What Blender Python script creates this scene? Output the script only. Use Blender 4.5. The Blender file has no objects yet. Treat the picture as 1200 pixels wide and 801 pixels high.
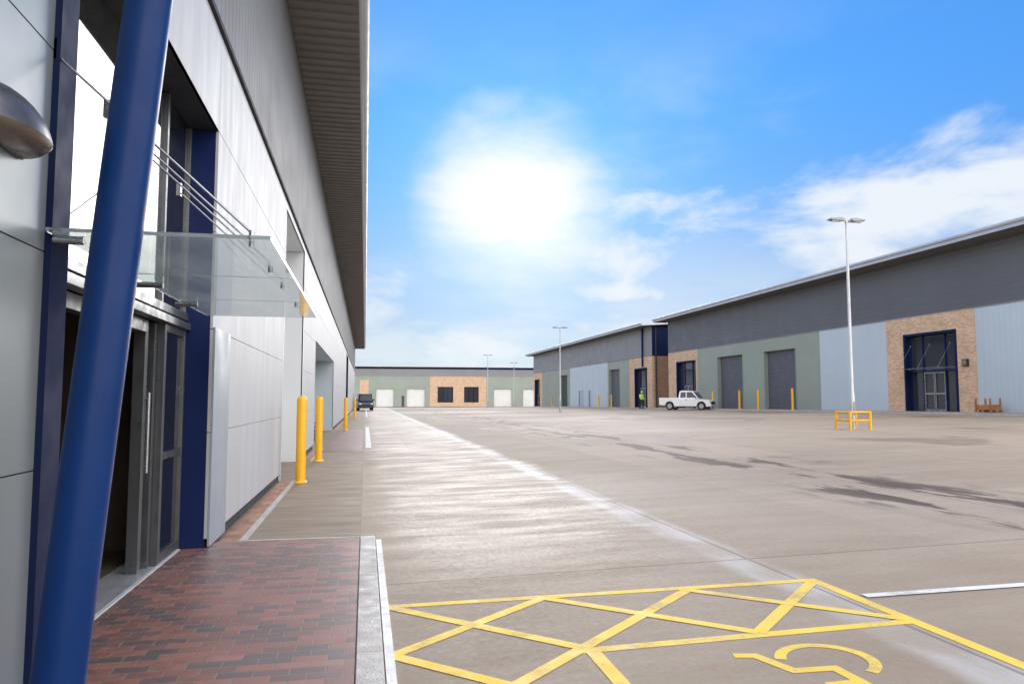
import bpy, bmesh, math, random
from mathutils import Vector, Matrix, noise
random.seed(7)
PI = math.pi
R = math.radians
SC = bpy.context.scene
COL = SC.collection

# ------------------------------------------------------------------ ground height
def gz(x, y):
    s = 0.024 * min(max(x, 0.0), 31.5)
    g = max(0.0, min(1.0, 1 - (y - 32) / 110.0))
    t = max(0.0, min(1.0, (y - 112) / 75.0)); t = t * t * (3 - 2 * t)
    return s * g - 0.62 * t

# ------------------------------------------------------------------ materials
def nd(nt, t, **kw):
    n = nt.nodes.new(t)
    for k, v in kw.items():
        if k in n.inputs: n.inputs[k].default_value = v
        else: setattr(n, k, v)
    return n

def mat(name, col, rough=.5, metal=0., var=.12, scale=3., bump=0., bscale=40., rvar=.1, spec=.5, stretch=(1, 1, 1), dirt=0., dirtcol=(.12, .1, .08)):
    m = bpy.data.materials.new(name); m.use_nodes = True
    nt = m.node_tree; L = nt.links
    b = nt.nodes['Principled BSDF']
    b.inputs['Metallic'].default_value = metal
    b.inputs['Specular IOR Level'].default_value = spec
    tc = nd(nt, 'ShaderNodeTexCoord'); mp = nd(nt, 'ShaderNodeMapping'); mp.inputs['Scale'].default_value = stretch
    L.new(tc.outputs['Object'], mp.inputs['Vector'])
    n1 = nd(nt, 'ShaderNodeTexNoise'); n1.inputs['Scale'].default_value = scale; n1.inputs['Detail'].default_value = 6
    L.new(mp.outputs[0], n1.inputs['Vector'])
    r = nd(nt, 'ShaderNodeMapRange'); r.inputs[1].default_value = .3; r.inputs[2].default_value = .7
    r.inputs[3].default_value = 1 - var; r.inputs[4].default_value = 1 + var
    L.new(n1.outputs[0], r.inputs[0])
    mx = nd(nt, 'ShaderNodeVectorMath'); mx.operation = 'SCALE'; mx.inputs[0].default_value = col[:3]
    L.new(r.outputs[0], mx.inputs['Scale'])
    out = mx.outputs[0]
    if dirt > 0:
        n3 = nd(nt, 'ShaderNodeTexNoise'); n3.inputs['Scale'].default_value = scale * .6; n3.inputs['Detail'].default_value = 8; n3.inputs['Roughness'].default_value = .7
        L.new(mp.outputs[0], n3.inputs['Vector'])
        r3 = nd(nt, 'ShaderNodeMapRange'); r3.inputs[1].default_value = .46; r3.inputs[2].default_value = .75; r3.inputs[3].default_value = 0; r3.inputs[4].default_value = dirt
        L.new(n3.outputs[0], r3.inputs[0])
        mm = nd(nt, 'ShaderNodeMix'); mm.data_type = 'RGBA'
        L.new(r3.outputs[0], mm.inputs[0]); L.new(out, mm.inputs[6]); mm.inputs[7].default_value = (*dirtcol, 1)
        out = mm.outputs[2]
    L.new(out, b.inputs['Base Color'])
    n2 = nd(nt, 'ShaderNodeTexNoise'); n2.inputs['Scale'].default_value = scale * 2.3; n2.inputs['Detail'].default_value = 4
    L.new(mp.outputs[0], n2.inputs['Vector'])
    r2 = nd(nt, 'ShaderNodeMapRange'); r2.inputs[1].default_value = .3; r2.inputs[2].default_value = .7
    r2.inputs[3].default_value = max(.02, rough - rvar); r2.inputs[4].default_value = min(1, rough + rvar)
    L.new(n2.outputs[0], r2.inputs[0]); L.new(r2.outputs[0], b.inputs['Roughness'])
    if bump > 0:
        n4 = nd(nt, 'ShaderNodeTexNoise'); n4.inputs['Scale'].default_value = bscale; n4.inputs['Detail'].default_value = 3
        L.new(mp.outputs[0], n4.inputs['Vector'])
        bp = nd(nt, 'ShaderNodeBump'); bp.inputs['Strength'].default_value = bump; bp.inputs['Distance'].default_value = .01
        L.new(n4.outputs[0], bp.inputs['Height']); L.new(bp.outputs[0], b.inputs['Normal'])
    return m

def brick_mat(name, c1, c2, c3, mortar, bw, bh, ax='xy', offset=.5, msize=.012, rough=.75, scale=1., bumpd=.004, dark=None):
    """c1..c3: brick colours. ax: which object axes carry the pattern"""
    m = bpy.data.materials.new(name); m.use_nodes = True
    nt = m.node_tree; L = nt.links; b = nt.nodes['Principled BSDF']
    tc = nd(nt, 'ShaderNodeTexCoord'); sp = nd(nt, 'ShaderNodeSeparateXYZ'); cb = nd(nt, 'ShaderNodeCombineXYZ')
    L.new(tc.outputs['Object'], sp.inputs[0])
    L.new(sp.outputs['XYZ'.index(ax[0].upper())], cb.inputs[0]); L.new(sp.outputs['XYZ'.index(ax[1].upper())], cb.inputs[1])
    br = nd(nt, 'ShaderNodeTexBrick'); L.new(cb.outputs[0], br.inputs['Vector'])
    br.offset = offset
    br.inputs['Scale'].default_value = 1; br.inputs['Brick Width'].default_value = bw; br.inputs['Row Height'].default_value = bh
    br.inputs['Mortar Size'].default_value = msize; br.inputs['Mortar Smooth'].default_value = .2
    br.inputs['Color1'].default_value = (0, 0, 0, 1); br.inputs['Color2'].default_value = (1, 1, 1, 1); br.inputs['Mortar'].default_value = (.5, .5, .5, 1)
    cr = nd(nt, 'ShaderNodeValToRGB'); e = cr.color_ramp; e.interpolation = 'LINEAR'
    e.elements[0].color = (*c1, 1); e.elements[1].color = (*c3, 1); e.elements[0].position = .15; e.elements[1].position = .9
    k = e.elements.new(.5); k.color = (*c2, 1)
    L.new(br.outputs['Color'], cr.inputs[0])
    n = nd(nt, 'ShaderNodeTexNoise'); n.inputs['Scale'].default_value = 14; n.inputs['Detail'].default_value = 6; L.new(tc.outputs['Object'], n.inputs['Vector'])
    n0 = nd(nt, 'ShaderNodeTexNoise'); n0.inputs['Scale'].default_value = .9; n0.inputs['Detail'].default_value = 4; L.new(tc.outputs['Object'], n0.inputs['Vector'])
    ad = nd(nt, 'ShaderNodeMath', operation='ADD'); L.new(n.outputs[0], ad.inputs[0]); L.new(n0.outputs[0], ad.inputs[1])
    r = nd(nt, 'ShaderNodeMapRange'); r.inputs[1].default_value = .6; r.inputs[2].default_value = 1.4; r.inputs[3].default_value = .7; r.inputs[4].default_value = 1.3
    L.new(ad.outputs[0], r.inputs[0])
    sc = nd(nt, 'ShaderNodeVectorMath', operation='SCALE'); L.new(cr.outputs[0], sc.inputs[0]); L.new(r.outputs[0], sc.inputs['Scale'])
    mm = nd(nt, 'ShaderNodeMix', data_type='RGBA'); L.new(br.outputs['Fac'], mm.inputs[0]); L.new(sc.outputs[0], mm.inputs[6]); mm.inputs[7].default_value = (*mortar, 1)
    L.new(mm.outputs[2], b.inputs['Base Color'])
    r2 = nd(nt, 'ShaderNodeMapRange'); r2.inputs[3].default_value = rough - .15; r2.inputs[4].default_value = min(1, rough + .15); L.new(n.outputs[0], r2.inputs[0]); L.new(r2.outputs[0], b.inputs['Roughness'])
    inv = nd(nt, 'ShaderNodeMath', operation='SUBTRACT'); inv.inputs[0].default_value = 1; L.new(br.outputs['Fac'], inv.inputs[1])
    a2 = nd(nt, 'ShaderNodeMath', operation='MULTIPLY_ADD'); L.new(n.outputs[0], a2.inputs[0]); a2.inputs[1].default_value = .3; L.new(inv.outputs[0], a2.inputs[2])
    bp = nd(nt, 'ShaderNodeBump'); bp.inputs['Strength'].default_value = .8; bp.inputs['Distance'].default_value = bumpd
    L.new(a2.outputs[0], bp.inputs['Height']); L.new(bp.outputs[0], b.inputs['Normal'])
    return m

def glass_clear(name, tint):
    m = bpy.data.materials.new(name); m.use_nodes = True
    b = m.node_tree.nodes['Principled BSDF']
    b.inputs['Base Color'].default_value = (*tint, 1); b.inputs['Roughness'].default_value = .0
    b.inputs['Transmission Weight'].default_value = 1; b.inputs['IOR'].default_value = 1.5
    return m

def glass_dark(name, col=(.015, .018, .02), ior=2.0, rough=.015):
    m = bpy.data.materials.new(name); m.use_nodes = True
    nt = m.node_tree; b = nt.nodes['Principled BSDF']
    b.inputs['Base Color'].default_value = (*col, 1); b.inputs['Roughness'].default_value = rough; b.inputs['IOR'].default_value = ior
    tc = nd(nt, 'ShaderNodeTexCoord'); n = nd(nt, 'ShaderNodeTexNoise'); n.inputs['Scale'].default_value = .9; nt.links.new(tc.outputs['Object'], n.inputs['Vector'])
    bp = nd(nt, 'ShaderNodeBump'); bp.inputs['Strength'].default_value = .08; bp.inputs['Distance'].default_value = .02
    nt.links.new(n.outputs[0], bp.inputs['Height']); nt.links.new(bp.outputs[0], b.inputs['Normal'])
    return m

M = {}
M['near_panel'] = mat('blue_grey_panel', (.235, .265, .28), .42, .3, .03, .7, rvar=.06, bump=.03, bscale=2.)
M['white_panel'] = mat('white_silver_panel', (.44, .455, .475), .55, .1, .05, 1.6, rvar=.06, bump=.03, bscale=2., stretch=(1.6, 1, .22), dirt=.18, dirtcol=(.36, .35, .33))
M['grey_panel'] = mat('mid_grey_panel', (.30, .31, .32), .45, .2, .04, .7)
M['joint'] = mat('dark_joint', (.03, .03, .035), .8)
M['upper_grey'] = mat('grey_cladding', (.15, .152, .157), .6, .0, .05, .5, rvar=.05, dirt=.12)
M['soffit'] = mat('soffit_brown_grey', (.16, .145, .13), .5, .1, .06, 1.)
M['charcoal'] = mat('charcoal_cladding', (.128, .132, .14), .45, .2, .07, .3, dirt=.1)
M['midgrey_clad'] = mat('slate_grey_cladding', (.245, .25, .26), .45, .2, .05, .3, dirt=.1)
M['green_clad'] = mat('sage_green_cladding', (.29, .335, .285), .5, .05, .05, .3, dirt=.1)
M['blue_clad'] = mat('pale_blue_cladding', (.50, .58, .63), .45, .1, .04, .3, dirt=.06)
M['roof'] = mat('pale_grey_roof', (.55, .57, .60), .4, .4, .05, 1.)
M['navy'] = mat('navy_blue_paint', (.005, .016, .085), .40, .0, .06, 2., rvar=.06, spec=.25, bump=.03, bscale=9.)
M['navy_flat'] = mat('navy_cladding', (.006, .014, .055), .65, .0, .06, 2., spec=.15)
M['column_blue'] = mat('column_blue_paint', (.003, .027, .125), .36, .0, .06, 3., spec=.18, rvar=.07, bump=.04, bscale=12., dirt=.22, dirtcol=(.035, .075, .16))
M['frame_grey'] = mat('grey_aluminium_frame', (.16, .17, .18), .35, .7, .05, 4.)
M['steel'] = mat('stainless_steel', (.42, .43, .44), .28, .9, .06, 8.)
M['roller'] = mat('roller_door_grey', (.135, .14, .165), .45, .3, .05, 1., dirt=.12)
M['roller_green'] = mat('roller_door_green', (.06, .085, .075), .5, .2, .05, 1.)
M['roller_white'] = mat('roller_door_white', (.74, .76, .74), .45, .1, .04, 1., dirt=.12, dirtcol=(.35, .36, .33))
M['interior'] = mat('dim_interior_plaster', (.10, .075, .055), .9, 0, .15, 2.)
M['brick'] = brick_mat('buff_brick', (.52, .32, .18), (.62, .40, .24), (.70, .49, .33), (.55, .43, .32), .225, .075, 'xz')
M['brick_dark'] = brick_mat('orange_brown_brick', (.26, .13, .065), (.33, .17, .085), (.40, .23, .12), (.30, .24, .19), .225, .075, 'yz')
M['paver'] = brick_mat('red_and_blue_paviours', (.12, .085, .085), (.22, .095, .075), (.29, .125, .10), (.20, .155, .125), .18, .09, 'xy', msize=.005, rough=.5, bumpd=.004)
M['paver_strip'] = brick_mat('orange_edge_brick', (.26, .12, .07), (.36, .17, .10), (.42, .22, .13), (.25, .2, .16), .105, .21, 'xy', msize=.005, rough=.6)
M['paver_tan'] = brick_mat('tan_paviours', (.30, .20, .13), (.38, .27, .18), (.45, .33, .24), (.3, .26, .2), .2, .1, 'xy', msize=.005, rough=.7)
M['kerb'] = mat('kerb_concrete', (.46, .44, .41), .55, 0, .14, 3., bump=.4, bscale=60., rvar=.2, dirt=.25, dirtcol=(.25, .22, .19))
M['kerb_white'] = mat('kerb_pale_edge', (.58, .58, .58), .45, 0, .1, 4., bump=.2, bscale=60., dirt=.3, dirtcol=(.3, .27, .24))
M['yellow'] = mat('yellow_bollard_plastic', (.86, .46, .01), .35, 0, .06, 3., dirt=.12, dirtcol=(.4, .22, .03))
M['lamp_pole'] = mat('galvanised_pole', (.50, .51, .52), .4, .5, .06, 4.)
M['lamp_head'] = mat('lamp_head_grey', (.30, .31, .32), .4, .3, .05, 4.)
M['lamp_dark'] = mat('wall_lamp_grey', (.10, .105, .12), .35, .5, .1, 6., dirt=.2)
M['lens'] = mat('frosted_lens', (.22, .18, .14), .25, 0, .1, 8.)
M['wood'] = mat('pallet_wood', (.38, .17, .06), .8, 0, .3, 4., dirt=.4)
M['white_car'] = mat('white_car_paint', (.80, .80, .80), .18, 0, .03, 2., rvar=.05)
M['navy_car'] = mat('navy_car_paint', (.01, .018, .05), .15, 0, .03, 2., rvar=.04)
M['black_rubber'] = mat('tyre_rubber', (.02, .02, .02), .8, 0, .2, 10.)
M['black_plastic'] = mat('black_plastic', (.025, .025, .028), .5, 0, .1, 6.)
M['alloy'] = mat('alloy_rim', (.5, .5, .52), .35, .8, .05, 6.)
M['car_glass'] = glass_dark('car_glass', (.02, .025, .03), 1.6)
M['headlamp'] = mat('headlamp_lens', (.6, .62, .65), .08, .4, .05, 8.)
M['red_lens'] = mat('red_lens', (.45, .02, .02), .2)
M['hivis'] = mat('hi_vis_yellow_green', (.60, .95, .12), .7, 0, .05, 6.)
M['trouser'] = mat('dark_workwear', (.03, .035, .045), .9, 0, .15, 8.)
M['skin'] = mat('skin', (.45, .26, .18), .55)
M['hat'] = mat('white_hard_hat', (.75, .75, .72), .3)
M['facade_glass'] = glass_dark('coated_glass', (.012, .014, .017), 3.1, .04)
M['glass_far'] = glass_dark('office_glass', (.03, .035, .045), 1.7, .05)
M['canopy_glass'] = glass_clear('green_tinted_canopy_glass', (.74, .81, .80))
_m = M['canopy_glass']; _nt = _m.node_tree; _b = _nt.nodes['Principled BSDF']        # rain-spotted, dusty film on the glass
_d = nd(_nt, 'ShaderNodeBsdfTranslucent'); _d.inputs[0].default_value = (.62, .68, .68, 1)
_mx = nd(_nt, 'ShaderNodeMixShader'); _n = nd(_nt, 'ShaderNodeTexNoise'); _n.inputs['Scale'].default_value = 3.; _n.inputs['Detail'].default_value = 6
_r = nd(_nt, 'ShaderNodeMapRange'); _r.inputs[1].default_value = .3; _r.inputs[2].default_value = .7; _r.inputs[3].default_value = .12; _r.inputs[4].default_value = .30
_nt.links.new(_n.outputs[0], _r.inputs[0]); _nt.links.new(_r.outputs[0], _mx.inputs[0]); _nt.links.new(_b.outputs[0], _mx.inputs[1]); _nt.links.new(_d.outputs[0], _mx.inputs[2])
_nt.links.new(_mx.outputs[0], _nt.nodes['Material Output'].inputs[0])
M['door_glass'] = glass_clear('door_glass', (.55, .56, .56))
M['rock_white'] = M['kerb_white']

# ---- concrete of the yard
def concrete(name):
    m = bpy.data.materials.new(name); m.use_nodes = True
    nt = m.node_tree; L = nt.links; b = nt.nodes['Principled BSDF']
    tc = nd(nt, 'ShaderNodeTexCoord'); sp = nd(nt, 'ShaderNodeSeparateXYZ'); L.new(tc.outputs['Object'], sp.inputs[0])
    def noi(scale, detail=5, st=(1, 1, 1), rough=.5, loc=(0, 0, 0)):
        mp = nd(nt, 'ShaderNodeMapping'); mp.inputs['Scale'].default_value = st; mp.inputs['Location'].default_value = loc
        L.new(tc.outputs['Object'], mp.inputs[0])
        n = nd(nt, 'ShaderNodeTexNoise'); n.inputs['Scale'].default_value = scale; n.inputs['Detail'].default_value = detail; n.inputs['Roughness'].default_value = rough
        L.new(mp.outputs[0], n.inputs[0]); return n.outputs[0]
    def mr(v, a, bb, c, d, smooth=False):
        r = nd(nt, 'ShaderNodeMapRange')
        if smooth: r.interpolation_type = 'SMOOTHSTEP'
        r.inputs[1].default_value = a; r.inputs[2].default_value = bb; r.inputs[3].default_value = c; r.inputs[4].default_value = d
        L.new(v, r.inputs[0]); return r.outputs[0]
    def ma(op, a, c, clamp=False):
        n = nd(nt, 'ShaderNodeMath', operation=op); n.use_clamp = clamp
        for i, v in enumerate((a, c)):
            if isinstance(v, (int, float)): n.inputs[i].default_value = v
            else: L.new(v, n.inputs[i])
        return n.outputs[0]
    X, Y = sp.outputs[0], sp.outputs[1]
    broad = noi(.12, 5, (1, 1, 1), .55)
    streak = noi(1.1, 7, (.5, 1.9, 1), .62)            # brushed across the slab
    fine = noi(28., 5)
    wob = noi(.5, 4)
    # base colour
    cr = nd(nt, 'ShaderNodeValToRGB'); e = cr.color_ramp
    e.elements[0].position = .32; e.elements[0].color = (.30, .235, .172, 1)
    e.elements[1].position = .72; e.elements[1].color = (.455, .385, .302, 1)
    mixv = ma('ADD', ma('MULTIPLY', ma('ADD', ma('MULTIPLY', ma('SUBTRACT', broad, .5), 1.7), .5), .45), ma('ADD', ma('MULTIPLY', streak, .4), ma('MULTIPLY', fine, .15)))
    L.new(mixv, cr.inputs[0])
    # each cast bay has its own tone
    bx = ma('FLOOR', ma('DIVIDE', ma('ADD', X, .85 + 2.05), 4.1), 0); by = ma('FLOOR', ma('ADD', ma('DIVIDE', Y, 6.0), .5), 0)
    cbb = nd(nt, 'ShaderNodeCombineXYZ'); L.new(bx, cbb.inputs[0]); L.new(by, cbb.inputs[1])
    wn = nd(nt, 'ShaderNodeTexWhiteNoise'); L.new(cbb.outputs[0], wn.inputs[0])
    tone = ma('ADD', mr(wn.outputs['Value'], 0, 1, .90, 1.08), ma('MULTIPLY', ma('SUBTRACT', noi(160., 3), .5), .35))
    speck = mr(noi(9., 8, (1, 1, 1), .8, (2, 9, 0)), .66, .74, 1, .72)      # oil and tyre spots
    c2 = nd(nt, 'ShaderNodeVectorMath', operation='SCALE'); L.new(cr.outputs[0], c2.inputs[0]); L.new(ma('MULTIPLY', tone, speck), c2.inputs['Scale'])
    col = c2.outputs[0]
    # wet mask: strip along the units (x < 3.2) and along the second gully x ~ 7.2
    xw = ma('ADD', X, ma('MULTIPLY', ma('SUBTRACT', wob, .5), 1.2))
    strip = ma('MULTIPLY', mr(xw, -.3, .5, 0, 1, True), mr(xw, 3.0, 3.5, 1, 0, True))
    strip = ma('MULTIPLY', strip, mr(Y, 4.8, 8., .3, 1, True))
    strip = ma('MULTIPLY', strip, mr(streak, .34, .62, .3, .88, True))
    g2 = ma('ABSOLUTE', ma('SUBTRACT', xw, 7.35), 0)
    gul = mr(g2, .3, 1.6, 1, 0, True)
    pn = noi(1.0, 6, (1.6, .32, 1), .6, (3.1, 7.7, 0))
    gul = ma('MULTIPLY', gul, mr(pn, .53, .59, 0, 1, True))
    pn2 = noi(.16, 6, (1.3, .8, 1), .65, (11, 3, 0))
    pud = ma('MULTIPLY', mr(pn2, .55, .61, 0, 1, True), mr(X, 3.5, 5., 0, .8, True))
    damp = mr(noi(.07, 4, (1, 1, 1), .5, (5, 5, 0)), .45, .62, 0, .5, True)
    wet = ma('MAXIMUM', ma('MAXIMUM', strip, ma('MULTIPLY', gul, .35)), ma('MAXIMUM', ma('MULTIPLY', pud, .7), damp))
    # wet concrete: darker
    dk = nd(nt, 'ShaderNodeVectorMath', operation='SCALE'); L.new(col, dk.inputs[0])
    darkf = ma('MAXIMUM', gul, ma('MULTIPLY', pud, .45))
    L.new(mr(darkf, 0, 1, 1, .55), dk.inputs['Scale'])
    # drainage channel: paler concrete, with its wet sheen painted into the colour
    chd = ma('ABSOLUTE', ma('SUBTRACT', ma('ADD', X, ma('MULTIPLY', ma('SUBTRACT', noi(1.3, 5), .5), .22)), 3.14), 0)
    chm = ma('MULTIPLY', mr(chd, .09, .26, 1, 0, True), mr(noi(2.2, 6, (1, .4, 1), .6), .35, .62, .25, .85, True))
    wet = ma('MAXIMUM', wet, ma('MULTIPLY', chm, .6))
    tanm = ma('MULTIPLY', mr(X, 5., 16., 0, .55, True), mr(noi(.22, 5, (.6, 1.2, 1), .6, (4, 1, 0)), .42, .6, .2, 1, True))
    # slab joints every 6 m across, 3.35 m lines come from geometry
    fr = ma('ABSOLUTE', ma('SUBTRACT', ma('FRACT', ma('DIVIDE', Y, 6.0), 0), .5), 0)
    jt = mr(fr, .4965, .4985, 0, 1)
    fr2 = ma('ABSOLUTE', ma('SUBTRACT', ma('FRACT', ma('DIVIDE', ma('ADD', X, .85), 4.1), 0), .5), 0)
    jt2 = mr(fr2, .4955, .498, 0, 1)
    jj = ma('MULTIPLY', ma('MAXIMUM', jt, jt2), .55)
    jm = nd(nt, 'ShaderNodeMix', data_type='RGBA'); L.new(jj, jm.inputs[0])
    t1 = nd(nt, 'ShaderNodeMix', data_type='RGBA'); L.new(tanm, t1.inputs[0]); L.new(dk.outputs[0], t1.inputs[6]); t1.inputs[7].default_value = (.43, .33, .235, 1)
    t0 = nd(nt, 'ShaderNodeMix', data_type='RGBA'); L.new(ma('MULTIPLY', darkf, .8), t0.inputs[0]); L.new(t1.outputs[2], t0.inputs[6]); t0.inputs[7].default_value = (.085, .055, .033, 1)
    t2 = nd(nt, 'ShaderNodeMix', data_type='RGBA'); L.new(chm, t2.inputs[0]); L.new(t0.outputs[2], t2.inputs[6]); t2.inputs[7].default_value = (.56, .54, .51, 1)
    L.new(t2.outputs[2], jm.inputs[6]); jm.inputs[7].default_value = (.12, .10, .085, 1)
    L.new(jm.outputs[2], b.inputs['Base Color'])
    rg = ma('SUBTRACT', mr(fine, .3, .7, .82, .66), ma('MULTIPLY', wet, .275))
    L.new(ma('MAXIMUM', rg, .07), b.inputs['Roughness'])
    b.inputs['Specular IOR Level'].default_value = .22
    h = ma('ADD', ma('MULTIPLY', fine, .7), ma('MULTIPLY', noi(7., 5, (.6, 2.2, 1)), .8))
    bp = nd(nt, 'ShaderNodeBump'); bp.inputs['Distance'].default_value = .004
    L.new(mr(wet, 0, 1, .55, .16), bp.inputs['Strength']); L.new(h, bp.inputs['Height']); L.new(bp.outputs[0], b.inputs['Normal'])
    return m
M['concrete'] = concrete('wet_brushed_concrete')
M['apron'] = mat('brown_damp_concrete', (.225, .165, .11), .6, 0, .16, 1.2, bump=.3, bscale=40., rvar=.14, stretch=(.5, 2.2, 1), dirt=.3, dirtcol=(.15, .12, .09))
M['channel'] = mat('pale_channel_concrete', (.43, .40, .365), .50, 0, .22, 1.2, bump=.3, bscale=30., rvar=.15, stretch=(2, .7, 1), dirt=.9, dirtcol=(.31, .265, .22))
M['gully'] = mat('grey_gully', (.27, .235, .20), .65, 0, .2, 1., rvar=.15, stretch=(3, .5, 1), dirt=.7, dirtcol=(.15, .125, .10))

def paint_mat(name, col):
    m = mat(name, col, .65, 0, .06, 3., rvar=.12, bump=.3, bscale=50., stretch=(1, 1, 1))
    nt = m.node_tree; L = nt.links; b = nt.nodes['Principled BSDF']
    src = b.inputs['Base Color'].links[0].from_socket
    tc = nd(nt, 'ShaderNodeTexCoord'); n = nd(nt, 'ShaderNodeTexNoise'); n.inputs['Scale'].default_value = 22; n.inputs['Detail'].default_value = 7; n.inputs['Roughness'].default_value = .75
    L.new(tc.outputs['Object'], n.inputs[0])
    r = nd(nt, 'ShaderNodeMapRange'); r.inputs[1].default_value = .50; r.inputs[2].default_value = .62; r.inputs[3].default_value = 0; r.inputs[4].default_value = .55
    n5 = nd(nt, 'ShaderNodeTexNoise'); n5.inputs['Scale'].default_value = 2.6; n5.inputs['Detail'].default_value = 6; L.new(tc.outputs['Object'], n5.inputs[0])
    av = nd(nt, 'ShaderNodeMath', operation='MULTIPLY_ADD'); L.new(n5.outputs[0], av.inputs[0]); av.inputs[1].default_value = .55
    hv = nd(nt, 'ShaderNodeMath', operation='MULTIPLY'); L.new(n.outputs[0], hv.inputs[0]); hv.inputs[1].default_value = .45; L.new(hv.outputs[0], av.inputs[2]); L.new(av.outputs[0], r.inputs[0])
    mm = nd(nt, 'ShaderNodeMix', data_type='RGBA'); L.new(r.outputs[0], mm.inputs[0]); L.new(src, mm.inputs[6]); mm.inputs[7].default_value = (.33, .29, .25, 1)
    L.new(mm.outputs[2], b.inputs['Base Color'])
    return m
M['ypaint'] = paint_mat('worn_yellow_paint', (.95, .66, .08))
M['wpaint'] = paint_mat('worn_white_paint', (.82, .82, .80))

# ------------------------------------------------------------------ mesh builder
SHIFT = {}
class MB:
    def __init__(s): s.v = []; s.f = []; s.sm = []
    def add(s, vs, fs, smooth=False):
        o = len(s.v); s.v += [tuple(p) for p in vs]
        for f in fs: s.f.append(tuple(i + o for i in f)); s.sm.append(smooth)
        return s
    def box(s, x0, x1, y0, y1, z0, z1):
        x0, x1 = min(x0, x1), max(x0, x1); y0, y1 = min(y0, y1), max(y0, y1); z0, z1 = min(z0, z1), max(z0, z1)
        return s.add([(x0, y0, z0), (x1, y0, z0), (x1, y1, z0), (x0, y1, z0), (x0, y0, z1), (x1, y0, z1), (x1, y1, z1), (x0, y1, z1)],
                     [(0, 3, 2, 1), (4, 5, 6, 7), (0, 1, 5, 4), (1, 2, 6, 5), (2, 3, 7, 6), (3, 0, 4, 7)])
    def tube(s, pts, rad, seg=12, caps=True):
        pts = [Vector(p) for p in pts]; n = len(pts)
        rads = rad if isinstance(rad, (list, tuple)) else [rad] * n
        rings = []
        for i, p in enumerate(pts):
            d = (pts[min(i + 1, n - 1)] - pts[max(i - 1, 0)]).normalized()
            a = Vector((0, 0, 1)) if abs(d.z) < .9 else Vector((1, 0, 0))
            u = d.cross(a).normalized(); w = d.cross(u)
            rings.append([p + (u * math.cos(2 * PI * k / seg) + w * math.sin(2 * PI * k / seg)) * rads[i] for k in range(seg)])
        vs = [q for r in rings for q in r]; fs = []
        for i in range(n - 1):
            for k in range(seg): fs.append((i * seg + k, i * seg + (k + 1) % seg, (i + 1) * seg + (k + 1) % seg, (i + 1) * seg + k))
        s.add(vs, fs, True)
        if caps: s.add(rings[0], [tuple(range(seg))]); s.add(rings[-1], [tuple(range(seg))[::-1]])
        return s
    def prism(s, prof, y0, y1, prof1=None):
        """profile of (x,z) extruded along y"""
        n = len(prof); p1 = prof1 or prof
        vs = [(x, y0, z) for x, z in prof] + [(x, y1, z) for x, z in p1]
        return s.add(vs, [tuple(range(n)), tuple(range(2 * n - 1, n - 1, -1))] + [(i, i + n, (i + 1) % n + n, (i + 1) % n) for i in range(n)])
    def quad(s, a, b, c, d): return s.add([a, b, c, d], [(0, 1, 2, 3)])
    def build(s, name, m, parent=None, bevel=0, local=False, smooth_bevel=2):
        me = bpy.data.meshes.new(name)
        sh = Vector((0, 0, 0))
        r = parent
        while r is not None and r.parent is not None: r = r.parent
        if r is not None and not local: sh = SHIFT.get(r.name, Vector((0, 0, 0)))
        me.from_pydata([tuple(Vector(p) - sh) for p in s.v], [], s.f)
        me.polygons.foreach_set('use_smooth', s.sm)
        me.materials.append(m); me.update()
        bm = bmesh.new(); bm.from_mesh(me)
        if bevel:
            bmesh.ops.remove_doubles(bm, verts=bm.verts, dist=1e-5)
            bmesh.ops.bevel(bm, geom=[e for e in bm.edges if len(e.link_faces) == 2 and e.calc_face_angle(0) > .6], offset=bevel, segments=smooth_bevel, affect='EDGES', profile=.6)
        bmesh.ops.recalc_face_normals(bm, faces=bm.faces)
        bm.to_mesh(me); bm.free()
        o = bpy.data.objects.new(name, me); COL.objects.link(o)
        if parent: o.parent = parent
        return o

def tag(o, label=None, cat=None, group=None, kind=None):
    if label: o['label'] = label
    if cat: o['category'] = cat
    if group: o['group'] = group
    if kind: o['kind'] = kind
    return o
def thing(name, label, cat, loc=(0, 0, 0), rz=0, group=None, shift=(0, 0, 0)):
    o = bpy.data.objects.new(name, None); COL.objects.link(o); o.empty_display_size = .3
    o.location = loc; o.rotation_euler = (0, 0, rz); tag(o, label, cat, group)
    SHIFT[o.name] = Vector(shift)
    return o
def kids(o): return [c for c in bpy.data.objects if c.parent == o]
def copy_tree(o, parent=None):
    c = o.copy(); COL.objects.link(c)
    if parent: c.parent = parent
    for ch in kids(o): copy_tree(ch, c)
    return c
def struct(name, mb, m): return tag(mb.build(name, m), kind='structure')

# ------------------------------------------------------------------ ground and paving
xs = [-1500, -300, -80, -30, -10, -3, 0.0, 4, 8, 12, 16, 20, 24, 28, 31.5, 45, 80, 300, 1500]
ys = [-1500, -300, -60, -20, 0, 8, 16, 24, 32] + [32 + 5 * i for i in range(1, 33)] + [260, 400, 1500]
g = MB(); vs = []; fs = []
for y in ys:
    for x in xs: vs.append((x, y, gz(x, y)))
nx = len(xs)
for j in range(len(ys) - 1):
    for i in range(nx - 1): fs.append((j * nx + i, j * nx + i + 1, (j + 1) * nx + i + 1, (j + 1) * nx + i))
g.add(vs, fs); struct('yard_ground', g, M['concrete'])

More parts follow.
